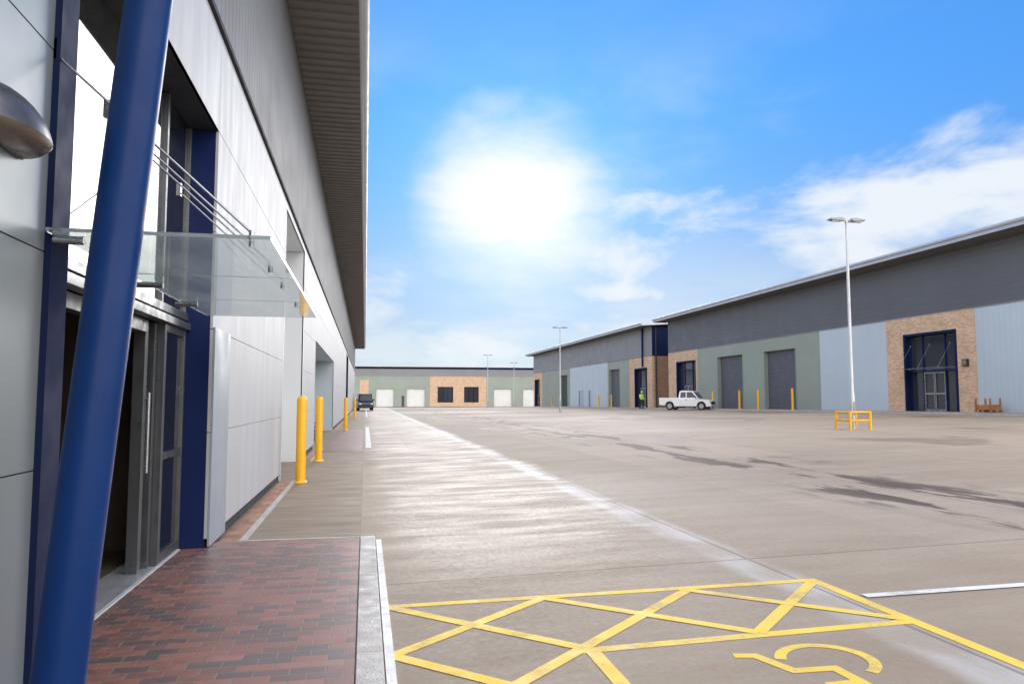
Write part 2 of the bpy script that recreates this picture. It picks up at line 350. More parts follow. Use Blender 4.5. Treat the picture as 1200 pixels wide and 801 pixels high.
def gsheet(name, x0, x1, y0, y1, dz, m, step=5.):
    """sheet that follows the ground, dz above it"""
    mb = MB(); n = max(1, int((y1 - y0) / step)); vs = []; fs = []
    yy = sorted(set([y0 + (y1 - y0) * i / n for i in range(n + 1)] + [y for y in ys if y0 < y < y1]))
    xx = sorted(set([x0, x1] + [x for x in xs if x0 < x < x1]))
    for y in yy:
        for x in xx: vs.append((x, y, gz(x, y) + dz))
    k = len(xx)
    for j in range(len(yy) - 1):
        for i in range(k - 1): fs.append((j * k + i, j * k + i + 1, (j + 1) * k + i + 1, (j + 1) * k + i))
    mb.add(vs, fs); return struct(name, mb, m)

gsheet('apron', -1.14, -0.02, 7.9, 104, .004, M['apron'])
gsheet('apron_wall_side', -2.3, -1.14, 7.6, 104, .002, M['apron'])
# paviours in front of the entrance
mb = MB(); mb.box(-1.665, -.034, 3.91, 7.54, -.1, .0497); mb.box(-1.44, -.034, -3, 7.83, -.1, .05); struct('paver_path', mb, M['paver'])
mb = MB()
y = -3.0
while y < 7.8:
    y1 = min(y + .914, 7.83); mb.box(-.03, .118, y + .003, y1 - .003, -.1, .054); y = y1
struct('kerb', mb, M['kerb']).modifiers.new('b', 'BEVEL').width = .006
mb = MB(); mb.box(.128, .180, -3, 7.83, -.1, .022); struct('kerb_edging', mb, M['kerb_white'])
mb = MB(); mb.box(-1.22, .115, 7.834, 7.885, -.1, .052); struct('path_end_edging', mb, M['kerb'])
mb = MB(); mb.box(-1.43, -1.235, 7.62, 13.75, -.05, .02); mb.box(-1.43, -1.235, 17.95, 22.3, -.05, .02); mb.box(-1.43, -1.235, 35.1, 57.9, -.05, .02); mb.box(-1.43, -1.235, 64.1, 104, -.05, .02)
struct('wall_foot_paving', mb, M['paver_strip'])
mb = MB(); mb.box(-1.231, -1.17, 7.62, 13.75, -.05, .024); mb.box(-1.231, -1.17, 17.95, 22.3, -.05, .024); struct('wall_foot_edging', mb, M['kerb'])
gsheet('entrance_paving', -1.14, -.06, 21, 36, .010, M['paver'])
mb = MB()
# right-hand pavement with kerb in front of the far units
for (a, b2) in ((24, 74.5), (75, 134)):
    yy = a
    while yy < b2:
        y2 = min(yy + 5, b2)
        z0, z1 = gz(29.4, yy), gz(29.4, y2)
        mb.add([(28.75, yy, z0 - .1), (32, yy, z0 - .1), (32, y2, z1 - .1), (28.75, y2, z1 - .1),
                (28.75, yy, z0 + .07), (32, yy, z0 + .09), (32, y2, z1 + .09), (28.75, y2, z1 + .07)],
               [(4, 5, 6, 7), (0, 4, 7, 3), (0, 1, 5, 4), (2, 3, 7, 6)])
        yy = y2
struct('pavement', mb, M['paver_tan'])
mb = MB()
for a in [24 + 3.0 * i for i in range(37)]:
    z0, z1 = gz(28.6, a), gz(28.6, a + 3)
    mb.add([(28.6, a + .01, z0 - .1), (28.74, a + .01, z0 - .1), (28.74, a + 2.99, z1 - .1), (28.6, a + 2.99, z1 - .1),
            (28.6, a + .01, z0 + .1), (28.74, a + .01, z0 + .1), (28.74, a + 2.99, z1 + .1), (28.6, a + 2.99, z1 + .1)],
           [(4, 5, 6, 7), (0, 4, 7, 3), (0, 1, 5, 4), (2, 3, 7, 6), (1, 2, 6, 5)])
struct('pavement_kerb', mb, M['kerb'])
gsheet('far_pavement', -2, 44, 186.5, 190, .08, M['paver_tan'])

# ------------------------------------------------------------------ painted markings
def stripe(mb, p, q, w=.1, dz=.008):
    p = Vector((p[0], p[1], 0)); q = Vector((q[0], q[1], 0)); d = (q - p).normalized(); n = Vector((-d.y, d.x, 0)) * w / 2
    mb.quad(*[(v.x, v.y, gz(v.x, v.y) + dz) for v in (p - n, q - n, q + n, p + n)])
E_ = .05
hm = [((.17, 5.37), (3.38, 5.20)), ((1.2, 4.16), (3.36, 4.14)), ((3.345, 5.24), (3.345, -3.0)), ((1.28, 4.20), (1.28, -2.5))]
dg = [((.17, 4.36), (1.26, 5.28)), ((.17, 3.22), (2.33, 5.20)), ((2.33, 4.19), (3.33, 5.17)),
      ((.19, 5.34), (1.25, 4.20)), ((.17, 4.36), (1.22, 3.25)), ((1.27, 5.28), (2.33, 4.19)), ((2.33, 5.20), (3.32, 4.19)),
      ((.17, 2.2), (1.24, 3.2)), ((.17, 3.22), (1.22, 2.12))]
mb = MB()
for i, (p, q) in enumerate(hm): stripe(mb, p, q, .085, .0020 + i * .0002)
for i, (p, q) in enumerate(dg): stripe(mb, p, q, .085, .0030 + i * .0002)
struct('yellow_hatching', mb, M['ypaint'])
# wheelchair symbol
mb = MB()
def sy(u, v):   # symbol space: u right, v up ; rotated half a turn on the ground
    return (2.41 - u, 3.62 - v)
def ribbon(mb, pts, w, dz):
    P = [Vector((*sy(*p), 0)) for p in pts]; L_ = []; R_ = []
    for i, p in enumerate(P):
        d0 = (p - P[i - 1]).normalized() if i else (P[1] - p).normalized()
        d1 = (P[i + 1] - p).normalized() if i < len(P) - 1 else d0
        m_ = (d0 + d1).normalized(); n = Vector((-m_.y, m_.x, 0)); k = w / 2 / max(.5, n.dot(Vector((-d0.y, d0.x, 0))))
        L_.append(p + n * k); R_.append(p - n * k)
    vs = [(v.x, v.y, gz(v.x, v.y) + dz) for v in L_ + R_]; n = len(P)
    mb.add(vs, [(i, i + 1, n + i + 1, n + i) for i in range(n - 1)])
ribbon(mb, [(-.03 + .235 * math.cos(R(a)), -.06 + .235 * math.sin(R(a))) for a in range(118, 346, 8)], .062, .0020)
ribbon(mb, [(-.02, .42), (.0, .05), (.22, .03), (.30, -.22), (.41, -.25)], .066, .0024)
ribbon(mb, [(-.01, .24), (.17, .24)], .06, .0028)
ribbon(mb, [(-.02 + .05 * math.cos(R(a)), .52 + .05 * math.sin(R(a))) for a in range(0, 361, 30)], .06, .0032)
struct('wheelchair_symbol', mb, M['ypaint'])
mb = MB(); stripe(mb, (3.42, 4.70), (9.2, 4.45), .085); struct('white_bay_line', mb, M['wpaint'])
gsheet('white_kerb_line', .03, .20, 22.4, 39, .008, M['wpaint'])
gsheet('white_lane_line', .06, .20, 60, 100, .008, M['wpaint'])
mb = MB()
for i in range(15):
    yy = 24.5 + 2.5 * i
    stripe(mb, (23.6, yy), (28.4, yy), .1, .006)
struct('far_bay_lines', mb, paint_mat('pale_yellow_paint', (.75, .58, .22)))

# ------------------------------------------------------------------ facade helpers (local: x along, y outwards, z up)
def split(u0, u1, z0, z1, holes):
    cuts = sorted(set([u0, u1] + [c for h in holes for c in h[:2] if u0 < c < u1])); out = []
    for a, b2 in zip(cuts, cuts[1:]):
        hs = sorted([h for h in holes if h[0] < b2 - 1e-6 and h[1] > a + 1e-6], key=lambda h: h[2]); z = z0
        for h in hs:
            if h[2] > z + 1e-6: out.append((a, b2, z, min(h[2], z1)))
            z = max(z, h[3])
        if z < z1 - 1e-6: out.append((a, b2, z, z1))
    return out
def vrib(mb, u0, u1, z0, z1, o=0., pitch=.333, d=.005):
    """vertical ribbed sheet"""
    us = []
    k = math.floor(u0 / pitch)
    while k * pitch < u1:
        for du, dd in ((0, 0), (.62, 0), (.70, d), (.92, d), (1.0, 0)):
            u = (k + du) * pitch
            if u0 < u < u1: us.append((u, o + dd))
        k += 1
    us = [(u0, o)] + sorted(set(us)) + [(u1, o)]
    vs = []
    for u, y in us: vs += [(u, y, z0), (u, y, z1)]
    mb.add(vs, [(2 * i, 2 * i + 2, 2 * i + 3, 2 * i + 1) for i in range(len(us) - 1)])
def hrib(mb, u0, u1, z0, z1, o=0., pitch=.25, d=.012):
    zs = []; z = z0
    while z < z1 - 1e-6:
        for dz, dd in ((0, 0), (.55, 0), (.65, -d), (.9, -d)):
            q = z + dz * pitch
            if q < z1: zs.append((q, o + dd))
        z += pitch
    zs.append((z1, o))
    vs = []
    for z, y in zs: vs += [(u0, y, z), (u1, y, z)]
    mb.add(vs, [(2 * i, 2 * i + 1, 2 * i + 3, 2 * i + 2) for i in range(len(zs) - 1)])
def roller(root, u0, u1, z0, z1, depth, m, reveal, name='roller_door'):
    mb = MB(); hrib(mb, u0, u1, z0, z1, -depth, .12, .02)
    d = mb.build(name, m, root)
    mb = MB(); mb.box(u0, u1, -depth + .002, -depth + .06, z0, z0 + .1); mb.build('bottom_rail', M['black_plastic'], d)
    mb = MB(); t = .06
    mb.box(u0 - t, u0 - .002, -depth, .04, z0, z1 + t); mb.box(u1 + .002, u1 + t, -depth, .04, z0, z1 + t); mb.box(u0 - .002, u1 + .002, -depth, .041, z1 + .002, z1 + t)
    mb.build('door_surround', reveal, d)
    return d
def tie_canopy(root, u0, u1, z, proj, rods, rise=1.1, gm=None):
    mb = MB(); n = 3
    for i in range(n):
        a = u0 + (u1 - u0) * i / n + .008; b2 = u0 + (u1 - u0) * (i + 1) / n - .008
        mb.box(a, b2, .03, proj, z, z + .018)
    c = mb.build('glass_canopy', gm or M['canopy_glass'], root)
    for u in rods:
        mb = MB(); mb.tube([(u, -.02, z + rise + .02), (u, proj - .1, z + .05)], .0065, 8)
        mb.box(u - .02, u + .02, -.02, .012, z + rise - .03, z + rise + .07)
        mb.tube([(u, proj - .1, z + .06), (u, proj - .1, z - .02)], .014, 10)
        mb.build('tie_rod', M['steel'], c)
        mb = MB(); mb.box(u - .012, u + .012, -.2, proj - .15, z - .062, z - .012) if False else mb.tube([(u, .0, z - .02), (u, .16, z - .02)], .02, 8)
        mb.build('bracket', M['steel'], c)
    return c
def entrance_simple(root, u0, u1, z0, z1, rev, canopy=True, proj=.9):
    """full height navy framed glazed entrance with double door, mullions and tie-rod canopy"""
    e = MB(); t = .14
    e.box(u0, u0 + t, -rev, .06, z0, z1); e.box(u1 - t, u1, -rev, .06, z0, z1); e.box(u0 + t + .002, u1 - t - .002, -rev, .058, z1 - t, z1)
    ent = e.build('entrance_portal', M['navy_flat'], root)
    g = MB(); g.box(u0 + t, u1 - t, -rev + .02, -rev + .04, z0, z1 - t); g.build('glazing', M['glass_far'], ent)
    f = MB(); w = u1 - u0 - 2 * t; zt = z0 + 2.3
    for k in (.0, .27, .73, 1.):
        x = u0 + t + .04 + (w - .08) * k; f.box(x - .035, x + .035, -rev + .045, -rev + .12, z0, z1 - t - .003)
    f.box(u0 + t + .08, u1 - t - .08, -rev + .043, -rev + .13, zt - .04, zt + .04)
    f.build('window_frame', M['navy'], ent)
    for k in (0, 1):
        a = u0 + t + .04 + (w - .08) * (.285 if k == 0 else .505); b2 = u0 + t + .04 + (w - .08) * (.495 if k == 0 else .715)
        d = MB(); y = -rev + .06; q = .06
        d.box(a, a + q, y, y + .05, z0 + .02, zt - .06); d.box(b2 - q, b2, y, y + .05, z0 + .02, zt - .06)
        d.box(a + q, b2 - q, y + .002, y + .05, z0 + .02, z0 + .2); d.box(a + q, b2 - q, y + .002, y + .05, zt - .13, zt - .06); d.box(a + q, b2 - q, y + .002, y + .05, z0 + 1., z0 + 1.1)
        d.build('door', M['steel'], ent)
    if canopy: tie_canopy(root, u0 + .1, u1 - .1, z0 + 2.42, proj, [u0 + .5, (u0 + u1) / 2, u1 - .5], 1.3, M['canopy_glass'])
    return ent
def wall_block(root, u0, u1, z0, z1, m, name, holes=(), kind='v', o=0.):
    mb = MB()
    for (a, b2, c, d) in split(u0, u1, z0, z1, holes):
        if kind == 'v': vrib(mb, a, b2, c, d, o)
        elif kind == 'h': hrib(mb, a, b2, c, d, o)
        else: mb.box(a, b2, -.25, o, c, d)
    return mb.build(name, m, root)
def backing(root, u0, u1, z0, z1, holes, depth=.3):
    mb = MB(); e = .065
    for (a, b2, c, d) in split(u0 + .27, u1 - .27, z0, z1, [(h[0] - e, h[1] + e, h[2] - e, h[3] + e) for h in holes]): mb.box(a, b2, -depth, -.03, c, d)
    return mb

def shed(root, u0, u1, z0, zs, zt, deep, over=1.4, up=None, fascia=.35, gable_over=.7, ends=True, slope=.07, gable_m=None, gable_up=None, zband=6.08):
    """body of a shed: gables, back wall, roof slab with overhang, soffit, fascia"""
    mb = MB(); mb.box(u0, u1, -deep, -deep + .3, z0, zs + deep * slope * .9); mb.build('rear_wall', up, root)
    for (a, b2) in ((u0, u0 + .25), (u1 - .25, u1)):
        mb = MB(); mb.prism([(-deep + .31, z0), (-.255, z0), (-.255, zband - .003), (-deep + .31, zband - .003)], a, b2)
        mb.v = [(y, x, z) for x, y, z in mb.v]; mb.build('gable_wall', gable_m or up, root)
        mb = MB(); mb.prism([(-deep + .31, zband), (.0, zband), (.0, zs + .01), (-deep + .31, zs + deep * slope)], a, b2)
        mb.v = [(y, x, z) for x, y, z in mb.v]; mb.build('gable_cladding', gable_up or up, root)
    go = gable_over
    mb = MB(); mb.prism([(over, zs + .02), (over, zs + fascia), (-deep - .3, zs + fascia + deep * slope), (-deep - .3, zs + .02 + deep * slope)], u0 - go, u1 + go)
    mb.v = [(y, x, z) for x, y, z in mb.v]
    rf = mb.build('roof', M['roof'], root)
    mb = MB()
    # ribbed soffit under the overhang
    u = u0 - go + .02; zz = zs + .012
    vs = []; pts = []
    while u < u1 + go - .02:
        for du, dz in ((0, 0), (.16, 0), (.18, -.03), (.30, -.03), (.32, 0)):
            if u + du < u1 + go - .02: pts.append((u + du, zz + dz - .002))
        u += .32
    for (a, z) in pts: vs += [(a, .02, z), (a, over - .06, z)]
    mb.add(vs, [(2 * i, 2 * i + 2, 2 * i + 3, 2 * i + 1) for i in range(len(pts) - 1)])
    mb.build('soffit', M['soffit'], rf)
    mb = MB(); mb.tube([(u0 - go, over + .03, zs + fascia - .08), (u1 + go, over + .03, zs + fascia - .08)], .09, 10); mb.build('gutter', M['roof'], rf)
    return rf

# ------------------------------------------------------------------ LEFT UNIT  (facade x=-1.45 facing +X ; local x = -Y)
LX = -1.45
left = thing('warehouse', 'long silver-panelled warehouse close along the left, with leaning blue column', 'warehouse', (LX, 50, 0), -PI / 2, shift=(-50, 0, 0))
def U(y): return -y
REC = [(3.9, 7.55, -.3, 4.07, .27)]
holesL = [(-7.55, -3.9, -.3, 4.07), (-17.95, -13.8, -.3, 4.9), (-35.05, -22.4, -.3, 3.15), (-64, -58, -.3, 4.9)]
YE0, YE1 = -4., 104.
# flat composite panels in courses with open joints
courses = [.13, 1.13, 2.12, 3.07, 4.07, 5.04]
mb = MB(); mbn = MB()
seams = [-4, -1, 3.9, 7.55, 8.55, 11.2, 13.8, 17.95, 20.2, 22.4]
yy = 22.4
for a, b2 in ((22.4, 35.05), (35.05, 58), (58, 64), (64, 104)):
    n = max(1, round((b2 - a) / 3.)); seams += [a + (b2 - a) * (i + 1) / n for i in range(n)]
seams = sorted(set(seams))
for a, b2 in zip(seams, seams[1:]):
    for c, d in zip(courses, courses[1:]):
        for (p, q, r, s) in split(-b2, -a, c, d, holesL):
            (mbn if b2 <= 3.901 else mb).box(p + .003, q - .003, -.028, 0, r + .003, s - .003)
mbn.build('wall_cladding', M['near_panel'], left, bevel=.0015, smooth_bevel=1)
wc = mb.build('wall_cladding', M['white_panel'], left, bevel=.0015, smooth_bevel=1)
mb = backing(left, -YE1, -YE0, -.3, 5.03, holesL); mb.build('wall_core', M['joint'], left)
mb = MB(); mb.box(-YE1, -YE0, -.03, .035, 5.045, 5.10); mb.build('drip_flashing', M['joint'], left)
mb = MB(); vrib(mb, -YE1, -YE0, 5.10, 8.34, .012, .20, .003); mb.build('upper_cladding', M['upper_grey'], left)
mb = MB(); mb.box(-8.38, -7.56, .003, .022, .06, 2.14); mb.build('low_wall_strip', mat('blue_grey_strip', (.30, .345, .40), .45, .2, .05, 1.), left)  # thin blue-grey strip over the cladding beside the entrance, up to canopy height
mb = MB(); mb.box(-3.9, -3.70, -.26, .03, .05, 5.03); mb.build('pilaster', M['navy_flat'], left)
shed(left, -YE1, -YE0, -.3, 8.33, 9, 30, over=1.30, up=M['upper_grey'], zband=5.1)
# recess reveals and soffit of entrance
mb = MB(); mb.box(-7.615, -7.553, -.62, -.030, .0, 4.07); mb.build('entrance_reveal', M['navy'], left)
mb = MB(); mb.box(-7.55, -3.902, -.62, -.002, 4.073, 4.12); mb.build('entrance_soffit', M['black_plastic'], left)
# curtain wall at local y=-.27
GY = -.27
cw = MB()
cw.box(-7.55, -6.70, GY - .02, GY, 2.27, 4.07); cw.box(-6.66, -3.9, GY - .02, GY, 2.27, 4.07)
cwo = cw.build('glazing', M['facade_glass'], left)
mb = MB()
mb.box(-6.705, -6.655, GY - .02, GY + .03, 2.262, 4.07); mb.box(-7.55, -7.51, GY - .02, GY + .025, 2.262, 4.068); mb.box(-4.4, -4.36, GY - .02, GY + .012, 2.262, 4.068)
mb.box(-7.55, -3.9, GY - .03, GY + .045, 2.19, 2.26); mb.box(-7.55, -3.9, GY - .03, GY + .07, 2.10, 2.165)
mb.build('window_frame', M['frame_grey'], cwo, bevel=.003)
# side light next to the door and the door itself
sl = MB(); sl.box(-7.50, -6.86, GY - .018, GY - .002, .12, 2.09)
slo = sl.build('side_window', M['facade_glass'], left)
mb = MB(); mb.box(-7.55, -7.50, GY - .05, GY + .03, .06, 2.098); mb.box(-6.86, -6.80, GY - .05, GY + .03, .06, 2.098)
mb.box(-7.498, -6.862, GY - .04, GY + .028, .06, .14); mb.box(-7.498, -6.862, GY - .04, GY + .028, .93, .99); mb.box(-7.498, -6.862, GY - .04, GY + .027, 2.03, 2.098)
mb.build('window_frame', M['frame_grey'], slo, bevel=.003)
mb = MB(); mb.box(-6.60, -6.52, GY - .14, GY - .05, .06, 2.098); mb.box(-6.78, -6.72, GY - .12, GY - .03, .06, 2.09); mb.box(-4.0, -3.92, GY - .12, GY - .03, .06, 2.09)
mb.box(-6.51, -4.005, GY - .12, GY - .03, 1.99, 2.09)
dr = mb.build('door', M['frame_grey'], left, bevel=.003)
mb = MB(); mb.tube([(-6.56, GY - .02, .85), (-6.56, GY - .02, 1.5)], .014, 8); mb.tube([(-6.56, GY - .06, .9), (-6.56, GY - .02, .9)], .01, 8); mb.tube([(-6.56, GY - .06, 1.45), (-6.56, GY - .02, 1.45)], .01, 8)
mb.build('handle', M['steel'], dr)

mb = MB(); mb.box(-7.5, -3.905, GY - .28, GY + .02, .0, .056); mb.build('threshold', M['lamp_pole'], left, bevel=.004)
mb = MB(); mb.box(-7.5, -3.905, GY + .022, GY + .05, .0, .06); mb.build('threshold_edge', M['kerb_white'], left)
# room behind
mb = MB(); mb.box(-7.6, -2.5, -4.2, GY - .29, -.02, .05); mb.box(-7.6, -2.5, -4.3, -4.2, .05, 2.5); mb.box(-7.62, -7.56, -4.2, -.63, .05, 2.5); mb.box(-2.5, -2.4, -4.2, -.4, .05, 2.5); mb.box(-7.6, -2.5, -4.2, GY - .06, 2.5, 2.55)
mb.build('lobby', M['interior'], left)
# canopy above the door
tie_canopy(left, -7.1, -3.62, 2.20, 1.0, [-3.72, -4.45, -5.1, -6.1], .86)
# leaning column
mb = MB()
A = Vector((-3.2, LX * 0 + .29, .05)); B = Vector((-3.72, .81, 8.3))
mb.tube([A.lerp(B, t / 10) for t in range(11)], .0955, 40)
col = mb.build('column', M['column_blue'], left)
mb = MB(); mb.box(-3.4, -3.0, .09, .47, .05, .075); mb.build('base_plate', M['column_blue'], col, bevel=.004)
for du in (-.15, .15):
    for dy in (.13, .43): MB().tube([(-3.2 + du, dy, .075), (-3.2 + du, dy, .12)], .014, 6).build('bolt', M['steel'], col)
# recess 1 : deep roller shutter bay
def bay(y0, y1, h, dep, m, rev):
    mb = MB(); t = .05
    mb.box(-y1 - t, -y1 - .003, -dep - .05, .006, -.02, h); mb.box(-y0 + .003, -y0 + t, -dep - .05, .006, -.02, h)
    mb.box(-y1, -y0, -dep - .05, -.002, h + .003, h + .05)
    mb.build('bay_reveal', rev, left)
    mb = MB(); hrib(mb, -y1, -y0, 0, h, -dep, .12, .02); d = mb.build('roller_door', m, left)
    mb = MB(); mb.box(-y1, -y0, -dep + .003, -dep + .06, 0, .1); mb.build('bottom_rail', M['black_plastic'], d)
bay(13.8, 17.95, 4.9, .85, M['roller_white'], mat('pale_reveal', (.62, .65, .68), .4, .0, .04, 1.))
bay(22.4, 35.05, 3.15, .85, M['blue_clad'], mat('blue_grey_reveal', (.40, .46, .49), .45, .0, .05, 1.))
bay(58, 64, 4.9, .5, M['facade_glass'], M['navy_flat'])

# wall lamp
wl = thing('wall_lamp', 'dark grey half-dome wall light on the near silver wall left of the blue column', 'wall lamp', (LX, 3.17, 2.485), -PI / 2)
mb = MB(); nu, nv = 22, 10; vs = []; fs = []
for j in range(nv + 1):
    t = (PI / 2) * j / nv
    for i in range(nu + 1):
        a = PI * i / nu
        vs.append((.30 * math.cos(a) * math.cos(t) ** .8, .205 * math.sin(a) * math.cos(t), (.205 * math.sin(t) ** 1.3)))
for j in range(nv):
    for i in range(nu): fs.append((j * (nu + 1) + i, j * (nu + 1) + i + 1, (j + 1) * (nu + 1) + i + 1, (j + 1) * (nu + 1) + i))
mb.add(vs, fs, True); mb.build('hood', M['lamp_dark'], wl, local=True)
mb = MB(); vs = [(0, 0, -.02)] + [(.30 * math.cos(PI * i / nu), .205 * math.sin(PI * i / nu), -.0) for i in range(nu + 1)]
vs += [(.27 * math.cos(PI * i / nu), .18 * math.sin(PI * i / nu), -.025) for i in range(nu + 1)]
fs = [(1 + i, 2 + i, nu + 3 + i, nu + 2 + i) for i in range(nu)] + [(0, nu + 2 + i, nu + 3 + i) for i in range(nu)]
mb.add(vs, fs, True); mb.build('lens', M['lens'], wl, local=True)
mb = MB(); mb.box(-.27, .27, .002, .018, -.03, .215); mb.build('back_plate', M['lamp_dark'], wl, local=True, bevel=.004)

wl.scale = (.93, .95, .95)
# ------------------------------------------------------------------ RIGHT UNIT A (x=30.5 facing -X ; local x = Y)
RX = 30.5
ZB = .3
A_ = thing('warehouse', 'large right-hand warehouse with charcoal top band over green, pale blue and brick', 'warehouse', (RX, 48, .3), PI / 2, shift=(48, 0, .3))
A0, A1 = 20., 71.6
zA = 6.08; zs = 9.3
hA = [(33.67, 37.6, 0, 5.12), (48.66, 52.94, 0, 5.1), (56.37, 60.76, 0, 5.1), (65.2, 69.6, 0, 5.1), (22, 26, 0, 5.1)]
wall_block(A_, A0, 32.45, ZB, zA, M['blue_clad'], 'blue_cladding', hA)
wall_block(A_, 39.04, 45.71, ZB, zA, M['blue_clad'], 'blue_cladding')
wall_block(A_, 45.71, 64.82, ZB, zA, M['green_clad'], 'green_cladding', hA)
wall_block(A_, 32.45, 39.04, ZB, zA, M['brick'], 'brick_wall', hA, 'b', .03)
wall_block(A_, 64.82, A1, ZB, zA, M['brick'], 'brick_wall', hA, 'b', .03)
backing(A_, A0, A1, ZB, zs, hA).build('wall_core', M['joint'], A_)
mb = MB(); mb.box(A0, A1, -.02, .05, zA, zA + .05); mb.build('flashing', M['midgrey_clad'], A_)
mb = MB(); hrib(mb, A0, A1, zA + .05, zs, .03, .3, .008); mb.build('upper_cladding', M['charcoal'], A_)
shed(A_, A0, A1, ZB, zs, 10, 40, 1.4, M['charcoal'], .36, gable_m=M['brick_dark'], gable_up=M['navy_flat'])
entrance_simple(A_, 33.67, 37.6, .68, 5.12, .35)
entrance_simple(A_, 65.2, 69.6, .5, 5.1, .35, canopy=False)
roller(A_, 48.66, 52.94, .5, 5.1, .3, M['roller'], M['green_clad'])
roller(A_, 56.37, 60.76, .5, 5.1, .3, M['roller'], M['green_clad'])
roller(A_, 22, 26, .6, 5.1, .3, M['roller'], M['blue_clad'])

# ------------------------------------------------------------------ RIGHT UNIT B
B_ = thing('warehouse', 'smaller slate grey warehouse behind the pickup, with pale blue middle and a brick corner', 'warehouse', (RX, 105, -.3), PI / 2, shift=(105, 0, -.3))
B0, B1 = 76., 134.
zb = -.6
hB = [(77.5, 81.4, zb, 4.9), (86.6, 90.5, zb, 5.1), (110.6, 114.7, zb, 5.1), (128.9, 132.9, zb, 4.9), (98.3, 99.5, zb, 2.6), (102., 104.4, zb, 2.6)]
wall_block(B_, B0, 83.1, zb, zA, M['brick'], 'brick_wall', hB, 'b', .03)
wall_block(B_, 83.1, 91.2, zb, zA, M['green_clad'], 'green_cladding', hB)
wall_block(B_, 91.2, 109.1, zb, zA, M['blue_clad'], 'blue_cladding', hB)
wall_block(B_, 109.1, 127, zb, zA, M['green_clad'], 'green_cladding', hB)
wall_block(B_, 127, B1, zb, zA, M['brick'], 'brick_wall', hB, 'b', .03)
backing(B_, B0, B1, zb, zs, hB).build('wall_core', M['joint'], B_)
mb = MB(); hrib(mb, B0, B1, zA + .03, zs, .03, .3, .008); mb.build('upper_cladding', M['midgrey_clad'], B_)
shed(B_, B0, B1, zb, zs, 10, 40, 1.4, M['midgrey_clad'], .36, gable_m=M['brick_dark'], gable_up=M['navy_flat'], gable_over=.6)
entrance_simple(B_, 77.5, 81.4, .45, 4.9, .35, canopy=False)
entrance_simple(B_, 128.9, 132.9, -.2, 4.9, .35, canopy=False)
roller(B_, 86.6, 90.5, .3, 5.1, .3, M['roller'], M['green_clad'])
roller(B_, 110.6, 114.7, .1, 5.1, .3, M['roller_green'], M['green_clad'])
pb = mat('pale_lilac_door', (.38, .44, .56), .45)
for (a, b2) in ((98.3, 99.5), (102, 104.4)):
    mb = MB(); mb.box(a, b2, -.15, -.08, zb, 2.6); d = mb.build('service_door', pb, B_)
    mb = MB(); mb.box(a + .1, a + .14, -.078, -.02, 1.2, 1.35); mb.build('handle', M['steel'], d)
mb = MB(); mb.tube([(78.6, .14, 4.98), (78.6, .14, 9.25)], .11, 10); mb.box(78.4, 78.8, .0, .25, 9.0, 9.28); mb.build('downpipe', M['navy'], B_)
mb = MB(); mb.tube([(B0 - .08, -.4, .3), (B0 - .08, -.4, 9.2)], .07, 10); mb.build('downpipe', M['black_plastic'], B_)

# ------------------------------------------------------------------ FAR UNIT (y=190 facing -Y ; local x = -X)
F_ = thing('warehouse', 'low sage green warehouse with white roller doors across the far end of the yard', 'warehouse', (20, 190, -.6), PI, shift=(-20, 0, -.6))
F0, F1 = -62., 30.
zf = -.8; zF = 7.1; zsF = 9.45
rect = [(2.7, 7.0), (10.3, 14.9), (32.7, 37.4), (40.4, 45.0)]
wins = [(18.1, 22.1), (24.9, 28.7)]
hF = [(-b2, -a, zf, 4.0) for a, b2 in rect] + [(-b2, -a, .5, 4.5) for a, b2 in wins] + [(-9.7, -9.0, zf, 2.2)]
wall_block(F_, F0, -30.7, zf, zF, M['green_clad'], 'green_cladding', hF)
wall_block(F_, -30.7, -16.15, zf, zF, M['brick'], 'brick_wall', hF, 'b', .03)
wall_block(F_, -16.15, -.8, zf, zF, M['green_clad'], 'green_cladding', hF)
wall_block(F_, -.8, 1.4, zf, 6.2, M['brick'], 'brick_wall', (), 'b', .03)
wall_block(F_, -.8, 1.4, 6.203, zF, M['green_clad'], 'green_cladding', ())
wall_block(F_, 1.4, F1, zf, zF, M['green_clad'], 'green_cladding')
backing(F_, F0, F1, zf, zsF, hF).build('wall_core', M['joint'], F_)
mb = MB(); hrib(mb, F0, F1, zF + .002, zsF - .45, .03, .4, .03); mb.build('upper_cladding', M['midgrey_clad'], F_)
mb = MB(); mb.box(F0, F1, -.02, .06, zsF - .45, zsF); mb.build('roof_band', M['navy_flat'], F_)
shed(F_, F0, F1, zf, zsF, 10, 30, .5, M['midgrey_clad'], .2, slope=.03)
for a, b2 in rect: roller(F_, -b2, -a, zf + .1, 4.0, .3, M['roller_white'], M['green_clad'])
for a, b2 in wins:
    mb = MB(); mb.box(-b2, -a, -.28, -.2, .5, 4.5); w = mb.build('window', M['glass_far'], F_)
    mb = MB(); mb.box(-b2, -a, -.19, -.1, .5, .62); mb.box(-b2, -a, -.19, -.1, 4.38, 4.5)
    for k in (0, .33, .66, 1): x = -b2 + .06 + (b2 - a - .12) * k; mb.box(x - .05, x + .05, -.18, -.1, .622, 4.378)
    mb.build('window_frame', M['navy_flat'], w)
mb = MB(); mb.box(-9.7, -9.0, -.15, -.08, zf, 2.2); mb.build('service_door', M['roller_green'], F_)

